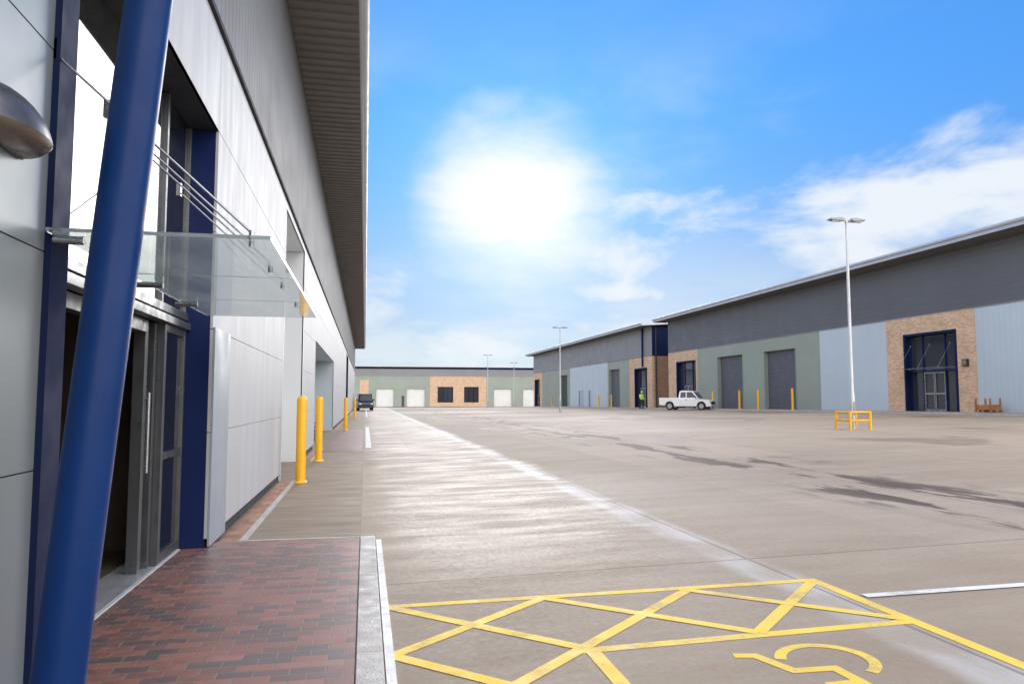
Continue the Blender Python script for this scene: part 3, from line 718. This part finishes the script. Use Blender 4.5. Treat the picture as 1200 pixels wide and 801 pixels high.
# ------------------------------------------------------------------ bollards
GB_L = 'yellow bollards along the left warehouse'
GB_R = 'yellow bollards before the right-hand roller doors'
def make_bollard(label, loc, group, h=1.5, r=.085):
    t = thing('bollard', label, 'bollard', loc, 0, group)
    mb = MB(); prof = [(0, r), (h - .09, r), (h - .05, r * .96), (h - .015, r * .75), (h, r * .3)]
    mb.tube([(0, 0, z) for z, _ in prof], [q for _, q in prof], 28); mb.build('post', M['yellow'], t, local=True)
    mb = MB(); mb.tube([(0, 0, -.02), (0, 0, .03), (0, 0, .035)], [r * 1.35, r * 1.3, r * 1.05], 28); mb.build('collar', M['yellow'], t, local=True)
    return t
b0 = make_bollard('large yellow bollard nearest the camera by the left white wall', (-1.085, 13.5, 0), GB_L)
LB = [('second yellow bollard on the left, just behind the nearest one', -1.05, 18.04), ('third yellow bollard along the left warehouse, beyond the recessed bay', -.87, 35.2),
      ('farthest yellow bollard along the left warehouse, before the dark blue van', -.74, 56.4)]
for lab, x, y in LB:
    c = copy_tree(b0); c.location = (x, y, gz(x, y)); c['label'] = lab
RBs = [('yellow bollard right of the nearest grey roller door, closest to the lamp post', 47.1), ('middle yellow bollard between the two grey roller doors', 51.7),
       ('yellow bollard left of the middle one, beside the farther grey roller door', 54.6), ('yellow bollard just behind the front of the white pickup', 59.2)]
for lab, y in RBs:
    c = copy_tree(b0); c.location = (29.2, y, gz(29.2, y) + .07); c['label'] = lab; c['group'] = GB_R
for lab, y in (('yellow bollard right of the dark roller door of the smaller warehouse', 86.0), ('yellow bollard left of the dark roller door of the smaller warehouse', 91.0),
               ('yellow bollard right of the green roller door on the smaller warehouse', 110.2), ('yellow bollard left of the green roller door on the smaller warehouse', 115.2)):
    c = copy_tree(b0); c.location = (29.2, y, gz(29.2, y) + .07); c['label'] = lab; c['group'] = 'bollards by the doors of the smaller warehouse'

# ------------------------------------------------------------------ lamp posts and yellow guards
GL = 'twin-headed lamp posts down the yard'
lp = thing('lamp_post', 'tall pale lamp post nearest the camera, standing inside a yellow guard', 'lamp post', (16.5, 22.95, gz(16.5, 22.95)), 0, GL)
mb = MB(); mb.tube([(0, 0, 0), (0, 0, 1.2), (0, 0, 1.25), (0, 0, 7.3)], [.085, .085, .065, .04], 16); mb.build('pole', M['lamp_pole'], lp, local=True)
mb = MB(); mb.tube([(-.2, 0, 7.3), (.2, 0, 7.3)], .035, 10); mb.tube([(0, 0, 7.2), (0, 0, 7.36)], .06, 12); mb.build('arm', M['lamp_pole'], lp, local=True)
for s in (-1, 1):
    mb = MB(); mb.prism([(s * .16, 7.27), (s * .16, 7.36), (s * .3, 7.38), (s * .66, 7.34), (s * .68, 7.29), (s * .3, 7.26)], -.13, .13); h = mb.build('lamp_head', M['lamp_head'], lp, local=True, bevel=.01)
    mb = MB(); mb.box(s * .3, s * .6, -.09, .09, 7.250, 7.263); mb.build('lens', M['headlamp'], h, local=True)
mb = MB(); mb.box(-.03, .03, -.104, -.07, .5, .95); mb.build('access_hatch', M['lamp_head'], lp, local=True)
for lab, x, y in (('second lamp post down the yard, in front of the smaller grey warehouse', 16.45, 62.), ('lamp post in front of the brick part of the far green warehouse', 16.5, 101.),
                  ('lamp post between the far white roller doors and the smaller grey warehouse', 24.2, 121.)):
    c = copy_tree(lp); c.location = (x, y, gz(x, y)); c['label'] = lab
GG = 'yellow tube guards round the lamp posts'
gd = thing('lamp_guard', 'yellow tubular guard around the foot of the nearest lamp post', 'barrier', (16.5, 22.95, gz(16.5, 22.95)), 0)
q = .38
for k in range(4):
    a = [(-q, -q), (q, -q), (q, q), (-q, q)]
    (x0, y0), (x1, y1) = a[k], a[(k + 1) % 4]
    mb = MB(); mb.tube([(x0, y0, -.02), (x0, y0, .64)], .05, 14); mb.build('post', M['yellow'], gd, local=True)
    mb = MB(); mb.tube([(x0, y0, .60), (x1, y1, .60)], .035, 10); mb.tube([(x0, y0, .32), (x1, y1, .32)], .035, 10); mb.build('rail', M['yellow'], gd, local=True)


# ------------------------------------------------------------------ small wall lamp on brick
w2 = thing('wall_lamp', 'small square brown light on the brick right of the right-hand entrance', 'wall lamp', (RX - .03, 33.1, 3.3), PI / 2)
mb = MB(); mb.box(-.19, .19, .002, .12, -.16, .2); mb.build('housing', M['black_plastic'], w2, local=True, bevel=.02)
mb = MB(); mb.box(-.14, .14, .122, .15, -.12, .15); mb.build('lens', M['lens'], w2, local=True, bevel=.01)

# ------------------------------------------------------------------ pallets
pl = thing('wooden_stillage', 'orange-brown wooden post pallet against the pale blue wall at the right edge', 'pallet', (29.75, 31.1, gz(29.7, 31.1) + .09), PI / 2)
mb = MB()
for i in range(6): mb.box(-.6 + i * .205, -.6 + i * .205 + .16, -.4, .4, .12, .145)
for yy in (-.36, 0, .30):
    for xx in (-.6, -.06, .46): mb.box(xx, xx + .14, yy, yy + .08, .022, .118)
    mb.box(-.6, .6, yy, yy + .08, 0, .02)
mb.build('pallet_base', M['wood'], pl, local=True)
for xx in (-.55, .47):
    for yy in (-.36, .30): mb = MB(); mb.box(xx, xx + .08, yy, yy + .08, .146, .78); mb.build('post', M['wood'], pl, local=True)
mb = MB(); mb.box(-.47, .47, -.34, -.31, .15, .42); mb.box(-.47, .47, .31, .34, .15, .42); mb.box(-.54, -.51, -.28, .3, .15, .3); mb.build('side_board', M['wood'], pl, local=True); pl.scale = (.85, .85, .85)
sp = thing('wooden_pallet', 'dark red-brown timber pallets heaped at the foot of the left wall behind the bollards', 'pallet', (-1.95, 28.2, 0.0), .1)
mb = MB()
for k in range(4):
    z = k * .145
    for i in range(6): mb.box(-.4, .4, -.6 + i * .205, -.6 + i * .205 + .16, z + .12, z + .14)
    for xx in (-.4, -.04, .32): mb.box(xx, xx + .08, -.6, .6, z + .002, z + .118)
mb.build('pallet_base', mat('dark_wood', (.16, .06, .035), .8, 0, .25, 5.), sp, local=True)

# ------------------------------------------------------------------ vehicles
def arch(cx, r, z0, n=8): return [(cx - r * math.cos(PI * i / n), z0 + r * math.sin(PI * i / n)) for i in range(n + 1)]
def wheels(root, xs_, w, r):
    for x in xs_:
        for s in (-1, 1):
            y = s * (w / 2 - .11)
            mb = MB(); n = 28; prof = [(-.1, r * .62), (-.1, r * .94), (-.07, r), (.07, r), (.1, r * .94), (.1, r * .62)]
            for (a, ra), (b2, rb) in zip(prof, prof[1:] + prof[:1]):
                vs = []; fs = []
                for k in range(n):
                    t = 2 * PI * k / n; vs += [(x + ra * math.cos(t), y + a, r + ra * math.sin(t)), (x + rb * math.cos(t), y + b2, r + rb * math.sin(t))]
                for k in range(n): k2 = (k + 1) % n; fs.append((2 * k, 2 * k2, 2 * k2 + 1, 2 * k + 1))
                mb.add(vs, fs, True)
            t_ = mb.build('wheel', M['black_rubber'], root, local=True)
            mb = MB(); mb.tube([(x, y + s * .03, r), (x, y + s * .075, r)], r * .62, 24)
            mb.tube([(x, y + s * .07, r), (x, y + s * .095, r)], r * .14, 10)
            for k in range(5):
                t = 2 * PI * k / 5; mb.tube([(x + .05 * math.cos(t), y + s * .085, r + .05 * math.sin(t)), (x + r * .58 * math.cos(t), y + s * .085, r + r * .58 * math.sin(t))], .022, 6)
            mb.build('rim', M['alloy'], t_, local=True)
def pickup(loc, rz, label):
    t = thing('pickup_truck', label, 'pickup truck', loc, rz)
    w = 1.72; L = 4.75; f = L / 2; r = .35; xf = f - .82; xr = -f + 1.0
    body = [(-f, .45), (-f, .98)] + [(-f, .98), (-.55, .98), (-.55, 1.02), (.78, 1.0), (1.35, .96), (f - .22, .90), (f - .04, .76), (f, .5), (f - .04, .32)]
    body += [(q_[0], q_[1]) for q_ in [(xf + .42, .32)] + arch(xf, .42, .34)[::-1]] + [(xf - .42, .30), (xr + .42, .30)] + arch(xr, .42, .34)[::-1] + [(xr - .42, .40)]
    # remove duplicates
    out = []
    for p in body:
        if not out or (abs(p[0] - out[-1][0]) + abs(p[1] - out[-1][1])) > 1e-3: out.append(p)
    mb = MB(); mb.prism(out, -w / 2, w / 2); bd = mb.build('body', M['white_car'], t, local=True, bevel=.03)
    # load bed walls above the deck
    mb = MB(); mb.box(-f, -f + .05, -w / 2, w / 2, .97, 1.08); mb.box(-f + .052, -.57, -w / 2, -w / 2 + .06, .97, 1.08); mb.box(-f + .052, -.57, w / 2 - .06, w / 2, .97, 1.08)
    mb.build('load_bed', M['white_car'], t, local=True, bevel=.01)
    lo = [(-.56, 1.0), (-.50, 1.60), (-.35, 1.69), (.55, 1.68), (.75, 1.62), (1.32, .99)]
    mb = MB(); n = len(lo)
    def cabw(z): return w / 2 - .04 - max(0, z - 1.0) * .24
    vs = [(x, -cabw(z), z) for x, z in lo] + [(x, cabw(z), z) for x, z in lo]
    mb.add(vs, [tuple(range(n)), tuple(range(2 * n - 1, n - 1, -1))] + [(i, i + n, (i + 1) % n + n, (i + 1) % n) for i in range(n)])
    cab = mb.build('cab', M['white_car'], t, local=True, bevel=.03)
    def side(x0b, x0t, x1t, x1b, z0, z1):
        for s in (-1, 1):
            m2 = MB(); a = [(x0b, z0), (x0t, z1), (x1t, z1), (x1b, z0)]
            v0 = [(x, s * (cabw(z) + .004), z) for x, z in a]; v1 = [(x, s * (cabw(z) - .02), z) for x, z in a]
            m2.add(v0 + v1, [(0, 1, 2, 3), (7, 6, 5, 4), (0, 4, 5, 1), (1, 5, 6, 2), (2, 6, 7, 3), (3, 7, 4, 0)]); m2.build('side_window', M['car_glass'], cab, local=True)
    side(-.40, -.36, .10, .12, 1.08, 1.56); side(.2, .19, .66, 1.10, 1.08, 1.57)
    mb = MB(); a, b2 = (.80, 1.585), (1.27, 1.05)
    nx_, nz_ = .01, .008
    mb.add([(a[0] + nx_, -cabw(a[1]) + .08, a[1] + nz_), (a[0] + nx_, cabw(a[1]) - .08, a[1] + nz_), (b2[0] + nx_, cabw(b2[1]) - .05, b2[1] + nz_), (b2[0] + nx_, -cabw(b2[1]) + .05, b2[1] + nz_)] +
           [(a[0] - .02, -cabw(a[1]) + .08, a[1] - .02), (a[0] - .02, cabw(a[1]) - .08, a[1] - .02), (b2[0] - .02, cabw(b2[1]) - .05, b2[1] - .02), (b2[0] - .02, -cabw(b2[1]) + .05, b2[1] - .02)],
           [(0, 1, 2, 3), (7, 6, 5, 4), (0, 4, 5, 1), (1, 5, 6, 2), (2, 6, 7, 3), (3, 7, 4, 0)])
    mb.build('windscreen', M['car_glass'], cab, local=True)
    mb = MB(); mb.box(f - .06, f + .03, -.45, .45, .52, .76); mb.build('grille', M['black_plastic'], t, local=True, bevel=.01)
    mb = MB(); mb.box(f - .14, f + .07, -w / 2 + .03, w / 2 - .03, .33, .50); mb.build('bumper', M['white_car'], t, local=True, bevel=.03)
    for s in (-1, 1):
        for (xa, xb) in ((-.46, .13), (.16, .93)):
            mb = MB(); mb.box(xa, xb, s * (w / 2 - .01), s * (w / 2 + .012), .42, .965); mb.build('door', M['white_car'], t, local=True, bevel=.01)
        mb = MB(); mb.box(xr + .5, xf - .5, s * (w / 2 - .03), s * (w / 2 + .03), .27, .34); mb.build('side_sill', M['black_plastic'], t, local=True)
        mb = MB(); mb.box(f - .2, f + .015, s * .48, s * .83, .60, .78); mb.build('headlight', M['headlamp'], t, local=True, bevel=.02)
        mb = MB(); mb.box(-f - .015, -f + .08, s * (w / 2 - .17), s * (w / 2 - .02), .62, .92); mb.build('tail_light', M['red_lens'], t, local=True)
        mb = MB(); mb.box(1.0, 1.1, s * (w / 2 - .02), s * (w / 2 + .16), 1.06, 1.2); mb.build('mirror', M['black_plastic'], t, local=True, bevel=.02)
        mb = MB(); mb.box(.1, .24, s * (w / 2 + .013), s * (w / 2 + .035), .86, .90); mb.build('door_handle', M['black_plastic'], t, local=True)
        mb = MB()
        for cx in (xf, xr):
            ar = [(cx + .41 * math.cos(PI * i / 12), s * (w / 2 + .004), .34 + .41 * math.sin(PI * i / 12)) for i in range(13)]
            mb.tube(ar, .022, 6)
        mb.build('wheel_arch_trim', M['black_plastic'], t, local=True)
    mb = MB(); mb.box(f + .031, f + .04, -.26, .26, .40, .5) if False else mb.box(f + .072, f + .082, -.26, .26, .37, .47); mb.build('number_plate', M['kerb_white'], t, local=True)
    wheels(t, (xf, xr), w + .04, r)
    t.scale = (.94, .94, .98); return t
pickup((27.2, 60., gz(27.2, 60)), R(-42), 'white pickup truck parked in front of the brick end of the large right warehouse')

def van(loc, rz, label):
    t = thing('parked_van', label, 'van', loc, rz)
    w = 1.85; f = 2.3; r = .33; xf = f - .8; xr = -f + .85
    body = [(-f, .4), (-f - .02, 1.0), (-f + .12, 1.9), (-f + .3, 2.05), (.75, 2.05), (1.0, 1.95), (1.62, 1.18), (f - .1, 1.0), (f, .7), (f, .35), (xf + .40, .3)] + arch(xf, .4, .32)[::-1] + [(xf - .4, .28), (xr + .4, .28)] + arch(xr, .4, .32)[::-1]
    mb = MB(); n = len(body)
    def ww(z): return w / 2 - max(0, z - 1.1) * .12
    vs = [(x, -ww(z), z) for x, z in body] + [(x, ww(z), z) for x, z in body]
    mb.add(vs, [tuple(range(n)), tuple(range(2 * n - 1, n - 1, -1))] + [(i, i + n, (i + 1) % n + n, (i + 1) % n) for i in range(n)])
    b = mb.build('body', M['navy_car'], t, local=True, bevel=.04)
    mb = MB(); mb.add([(1.05, -.7, 1.90), (1.05, .7, 1.90), (1.60, .8, 1.22), (1.60, -.8, 1.22), (.98, -.7, 1.86), (.98, .7, 1.86), (1.52, .8, 1.19), (1.52, -.8, 1.19)],
                      [(0, 1, 2, 3), (7, 6, 5, 4), (0, 4, 5, 1), (1, 5, 6, 2), (2, 6, 7, 3), (3, 7, 4, 0)]); mb.build('windscreen', M['car_glass'], t, local=True)
    for s in (-1, 1):
        mb = MB(); mb.add([(x, s * (ww(z) + dy), z) for dy in (.004, -.03) for x, z in ((.35, 1.25), (.35, 1.85), (.85, 1.85), (1.35, 1.25))], [(0, 1, 2, 3), (7, 6, 5, 4), (0, 4, 5, 1), (1, 5, 6, 2), (2, 6, 7, 3), (3, 7, 4, 0)])
        mb.build('side_window', M['car_glass'], t, local=True)
        mb = MB(); mb.box(f - .2, f + .02, s * .55, s * .86, .72, .92); mb.build('headlight', M['headlamp'], t, local=True, bevel=.02)
        mb = MB(); mb.box(.95, 1.1, s * (w / 2), s * (w / 2 + .2), 1.2, 1.4); mb.build('mirror', M['black_plastic'], t, local=True, bevel=.02)
    mb = MB(); mb.box(f - .05, f + .03, -.5, .5, .55, .8); mb.build('grille', M['black_plastic'], t, local=True)
    mb = MB(); mb.box(f - .1, f + .08, -w / 2 + .05, w / 2 - .05, .32, .5); mb.build('bumper', M['black_plastic'], t, local=True, bevel=.03)
    wheels(t, (xf, xr), w + .02, r)
    return t
van((-.05, 95., gz(-.05, 95)), R(-86), 'dark navy van parked facing the camera at the far end of the left warehouse')

# ------------------------------------------------------------------ person
def skin_mesh(name, verts, edges, radii, m, parent, root_i=0, sub=1):
    me = bpy.data.meshes.new(name); me.from_pydata(verts, edges, []); me.update()
    o = bpy.data.objects.new(name, me); COL.objects.link(o)
    o.modifiers.new('s', 'SKIN'); sb = o.modifiers.new('u', 'SUBSURF'); sb.levels = sub; sb.render_levels = sub
    for i, rr in enumerate(radii):
        sv = me.skin_vertices[0].data[i]; sv.radius = (rr, rr) if not isinstance(rr, tuple) else rr; sv.use_root = (i == root_i)
    bpy.context.view_layer.update()
    dg_ = bpy.context.evaluated_depsgraph_get(); ev = o.evaluated_get(dg_); nm = bpy.data.meshes.new_from_object(ev)
    nm.name = name; o.modifiers.clear(); o.data = nm; nm.materials.clear(); nm.materials.append(m)
    for p in nm.polygons: p.use_smooth = True
    o.parent = parent
    return o
pz = gz(28.3, 73.6)
ps = thing('person', 'person in yellow-green hi-vis jacket, dark trousers and white hard hat walking by the navy entrance', 'person', (28.3, 73.6, pz), R(-70))
V = [(0, 0, .95), (0, 0, 1.15), (0, 0, 1.38), (0, 0, 1.52), (.02, 0, 1.60), (.02, 0, 1.70),
     (.02, .10, .90), (.12, .11, .50), (.02, .11, .09), (.15, .12, .05),
     (-.02, -.10, .90), (-.06, -.11, .50), (-.25, -.11, .12), (-.14, -.12, .05),
     (0, .19, 1.40), (-.05, .24, 1.12), (.08, .25, .90), (.12, .25, .82),
     (0, -.19, 1.40), (.06, -.24, 1.12), (.20, -.22, .95), (.25, -.21, .88)]
Ed = [(0, 1), (1, 2), (2, 3), (3, 4), (4, 5), (0, 6), (6, 7), (7, 8), (8, 9), (0, 10), (10, 11), (11, 12), (12, 13), (2, 14), (14, 15), (15, 16), (16, 17), (2, 18), (18, 19), (19, 20), (20, 21)]
Rd = [.13, .13, .14, .06, .085, .095, .09, .065, .045, .04, .09, .065, .045, .04, .065, .05, .035, .035, .065, .05, .035, .035]
bdy = skin_mesh('body', V, Ed, Rd, M['skin'], ps)
JV = [(0, 0, .88), (0, 0, 1.10), (0, 0, 1.36), (0, 0, 1.49), (0, .19, 1.41), (-.05, .24, 1.12), (.07, .25, .93), (0, -.19, 1.41), (.06, -.24, 1.12), (.18, -.225, .98)]
skin_mesh('hi_vis_jacket', JV, [(0, 1), (1, 2), (2, 3), (2, 4), (4, 5), (5, 6), (2, 7), (7, 8), (8, 9)], [.17, .165, .175, .09, .09, .075, .06, .09, .075, .06], M['hivis'], ps)
TV = [(0, 0, .95), (.02, .10, .86), (.12, .11, .50), (.02, .11, .12), (-.02, -.10, .86), (-.06, -.11, .50), (-.25, -.11, .15)]
skin_mesh('trousers', TV, [(0, 1), (1, 2), (2, 3), (0, 4), (4, 5), (5, 6)], [.15, .11, .085, .07, .11, .085, .07], M['trouser'], ps)
for (x, y, z) in ((.02, .11, .0), (-.25, -.11, .03)):
    mb = MB(); mb.box(x - .08, x + .20, y - .05, y + .05, z, z + .11); mb.build('boot', M['black_plastic'], ps, local=True, bevel=.03)
mb = MB(); nn = 8; vs = []; fs = []
for j in range(nn + 1):
    t = PI / 2 * j / nn
    for i in range(16): a = 2 * PI * i / 16; vs.append((.02 + .125 * math.cos(a) * math.cos(t), .11 * math.sin(a) * math.cos(t), 1.72 + .12 * math.sin(t)))
for j in range(nn):
    for i in range(16): fs.append((j * 16 + i, j * 16 + (i + 1) % 16, (j + 1) * 16 + (i + 1) % 16, (j + 1) * 16 + i))
mb.add(vs, fs, True); mb.tube([(.03, 0, 1.715), (.03, 0, 1.73)], .14, 16); mb.build('hard_hat', M['hat'], ps, local=True)

# ------------------------------------------------------------------ camera
cam = bpy.data.cameras.new('camera'); co = bpy.data.objects.new('camera', cam); COL.objects.link(co)
cam.sensor_width = 36; cam.lens = 36 * 870 / 1200; cam.clip_end = 5000; cam.clip_start = .05
co.location = (0, 0, 1.45); co.rotation_euler = (R(90 + 4.371), 0, R(-11.1515)); SC.camera = co

# ------------------------------------------------------------------ light
EL, AZ = R(14.5), R(11.5)
sd = Vector((math.sin(AZ) * math.cos(EL), math.cos(AZ) * math.cos(EL), math.sin(EL)))
sun = bpy.data.lights.new('sun', 'SUN'); sun.energy = .9; sun.angle = R(26); sun.color = (1, .95, .88)
so = bpy.data.objects.new('sun', sun); COL.objects.link(so); so.rotation_euler = sd.to_track_quat('Z', 'Y').to_euler(); so.location = (0, 0, 50)

W = bpy.data.worlds.new('World'); SC.world = W; W.use_nodes = True
nt = W.node_tree; L = nt.links; bg = nt.nodes['Background']
sky = nd(nt, 'ShaderNodeTexSky'); sky.sky_type = 'NISHITA'; sky.sun_disc = False; sky.sun_elevation = EL; sky.sun_rotation = AZ
sky.air_density = 1.0; sky.dust_density = .3; sky.ozone_density = 3.0
def vm(op, a, b2=None, sc=None):
    n = nd(nt, 'ShaderNodeVectorMath', operation=op)
    for i, v in enumerate((a, b2)):
        if v is None: continue
        if isinstance(v, tuple): n.inputs[i].default_value = v
        else: L.new(v, n.inputs[i])
    if sc is not None:
        if isinstance(sc, (int, float)): n.inputs['Scale'].default_value = sc
        else: L.new(sc, n.inputs['Scale'])
    return n
def ma(op, a, b2=0., clamp=False):
    n = nd(nt, 'ShaderNodeMath', operation=op); n.use_clamp = clamp
    for i, v in enumerate((a, b2)):
        if isinstance(v, (int, float)): n.inputs[i].default_value = v
        else: L.new(v, n.inputs[i])
    return n.outputs[0]
def mr(v, a, b2, c, d):
    r = nd(nt, 'ShaderNodeMapRange'); r.interpolation_type = 'SMOOTHSTEP'
    for i, q_ in enumerate((a, b2, c, d)): r.inputs[i + 1].default_value = q_
    L.new(v, r.inputs[0]); return r.outputs[0]
tc = nd(nt, 'ShaderNodeTexCoord'); D = vm('NORMALIZE', tc.outputs['Generated']).outputs[0]
spx = nd(nt, 'ShaderNodeSeparateXYZ'); L.new(D, spx.inputs[0])
# cloud coordinates: project on a plane overhead, flattened near the horizon
pj = vm('DIVIDE', D); cb = nd(nt, 'ShaderNodeCombineXYZ'); zz = ma('ADD', ma('MAXIMUM', spx.outputs[2], 0.), .16)
for i in range(3): L.new(zz, cb.inputs[i])
L.new(cb.outputs[0], pj.inputs[1])
n1 = nd(nt, 'ShaderNodeTexNoise'); n1.inputs['Scale'].default_value = 1.1; n1.inputs['Detail'].default_value = 9; n1.inputs['Roughness'].default_value = .56; n1.inputs['Distortion'].default_value = .25
L.new(pj.outputs[0], n1.inputs['Vector'])
mp = nd(nt, 'ShaderNodeMapping'); mp.inputs['Scale'].default_value = (1, 1, 2.2); L.new(D, mp.inputs[0])
n2 = nd(nt, 'ShaderNodeTexNoise'); n2.inputs['Scale'].default_value = 5.5; n2.inputs['Detail'].default_value = 10; n2.inputs['Roughness'].default_value = .58; n2.inputs['Distortion'].default_value = .3
L.new(mp.outputs[0], n2.inputs['Vector'])
# places where the cumulus stands: (direction, radius across, radius up, weight)
blobs = [((.30, .94, .135), .22, .028, .72), ((.60, .78, .22), .26, .06, .8), ((.66, .71, .215), .20, .075, 1.), ((.72, .66, .25), .14, .07, 1.), ((.55, .80, .17), .22, .05, .8), ((.46, .87, .18), .24, .05, .75), ((.37, .887, .245), .14, .03, .66),
         ((.0, .99, .11), .07, .07, .95), ((.324, .94, .10), .09, .035, .9), ((.10, .975, .20), .08, .02, .66), ((.25, .95, .17), .16, .03, .6), ((.12, .98, .07), .30, .035, .7), ((.27, .95, .20), .2, .05, .5), ((.5, .84, .1), .2, .05, .7), ((-.1, .98, .25), .1, .06, .6)]
tot = None
for c, ra, rb, wgt in blobs:
    c = Vector(c).normalized(); s = vm('SUBTRACT', D, tuple(c)).outputs[0]
    s = vm('MULTIPLY', s, (1 / ra, 1 / ra, 1 / rb)).outputs[0]; ln = vm('LENGTH', s).outputs['Value']
    v = ma('MULTIPLY', mr(ln, 0., 1.7, 1, 0), wgt)
    tot = v if tot is None else ma('MAXIMUM', tot, v)
nn_ = ma('ADD', ma('MULTIPLY', ma('SUBTRACT', n2.outputs[0], .5), 2.6), 0.)
cl = ma('MULTIPLY', mr(ma('ADD', tot, nn_), .22, 1.0, 0, 1), .95)
cl = ma('MULTIPLY', cl, mr(tot, .0, .25, 0, 1))
thin = ma('MULTIPLY', mr(n1.outputs[0], .50, .72, 0, .3), mr(spx.outputs[2], .32, .48, 1, .15))
# more cloud behind the camera and to the sides (out of view, added as fill light)
bk = ma('MULTIPLY', mr(spx.outputs[1], .55, -.1, 0, 1), mr(n1.outputs[0], .40, .60, 0, .9))
dt = vm('DOT_PRODUCT', D, tuple(sd)).outputs['Value']
veil = ma('MULTIPLY', mr(ma('ADD', dt, ma('MULTIPLY', ma('SUBTRACT', n2.outputs[0], .5), .014)), .9865, .9998, 0, 1.), mr(n2.outputs[0], .30, .62, .6, 1))        # thin cloud in front of the sun
low = ma('MULTIPLY', mr(spx.outputs[2], .30, .04, 0, .62), mr(n1.outputs[0], .40, .62, .3, 1))
cover = ma('MAXIMUM', ma('MAXIMUM', ma('MAXIMUM', cl, thin), ma('MAXIMUM', veil, low)), bk, True)
# glow of the veiled sun
dt = vm('DOT_PRODUCT', D, tuple(sd)).outputs['Value']
g1 = ma('POWER', ma('MAXIMUM', dt, 0.), 700.); g2 = ma('POWER', ma('MAXIMUM', dt, 0.), 190.); g3 = ma('POWER', ma('MAXIMUM', dt, 0.), 14.)
# blue part
SKYMUL = 1.0
gm_ = nd(nt, 'ShaderNodeGamma'); gm_.inputs[1].default_value = .5; L.new(sky.outputs[0], gm_.inputs[0])
tm = nd(nt, 'ShaderNodeMix', data_type='RGBA'); L.new(mr(spx.outputs[2], .02, .42, 0, 1), tm.inputs[0]); tm.inputs[6].default_value = (.82, 1.10, 1.5, 1); tm.inputs[7].default_value = (.46, 1.36, 2.7, 1)
bl = vm('MULTIPLY', gm_.outputs[0], tm.outputs[2]).outputs[0]
cm = nd(nt, 'ShaderNodeMix', data_type='RGBA'); L.new(cover, cm.inputs[0]); L.new(bl, cm.inputs[6]); cm.inputs[7].default_value = (5.35, 5.65, 5.95, 1)
gl = vm('SCALE', (1., .97, .90), None, ma('ADD', ma('MULTIPLY', g1, .8), ma('ADD', ma('MULTIPLY', g2, .9), ma('MULTIPLY', g3, .06)))).outputs[0]
bkc = vm('SCALE', (23., 21., 19.), None, bk).outputs[0]      # unseen clouds behind the camera, brightened to fill the shaded facades
fin = vm('ADD', vm('ADD', cm.outputs[2], gl).outputs[0], bkc).outputs[0]
L.new(fin, bg.inputs['Color']); bg.inputs['Strength'].default_value = .12
SC.view_settings.view_transform = 'Standard'; SC.view_settings.look = 'None'; SC.view_settings.gamma = 1; SC.view_settings.exposure = .45
SC.view_settings.use_curve_mapping = False
SC.cycles.max_bounces = 8; SC.cycles.transmission_bounces = 8
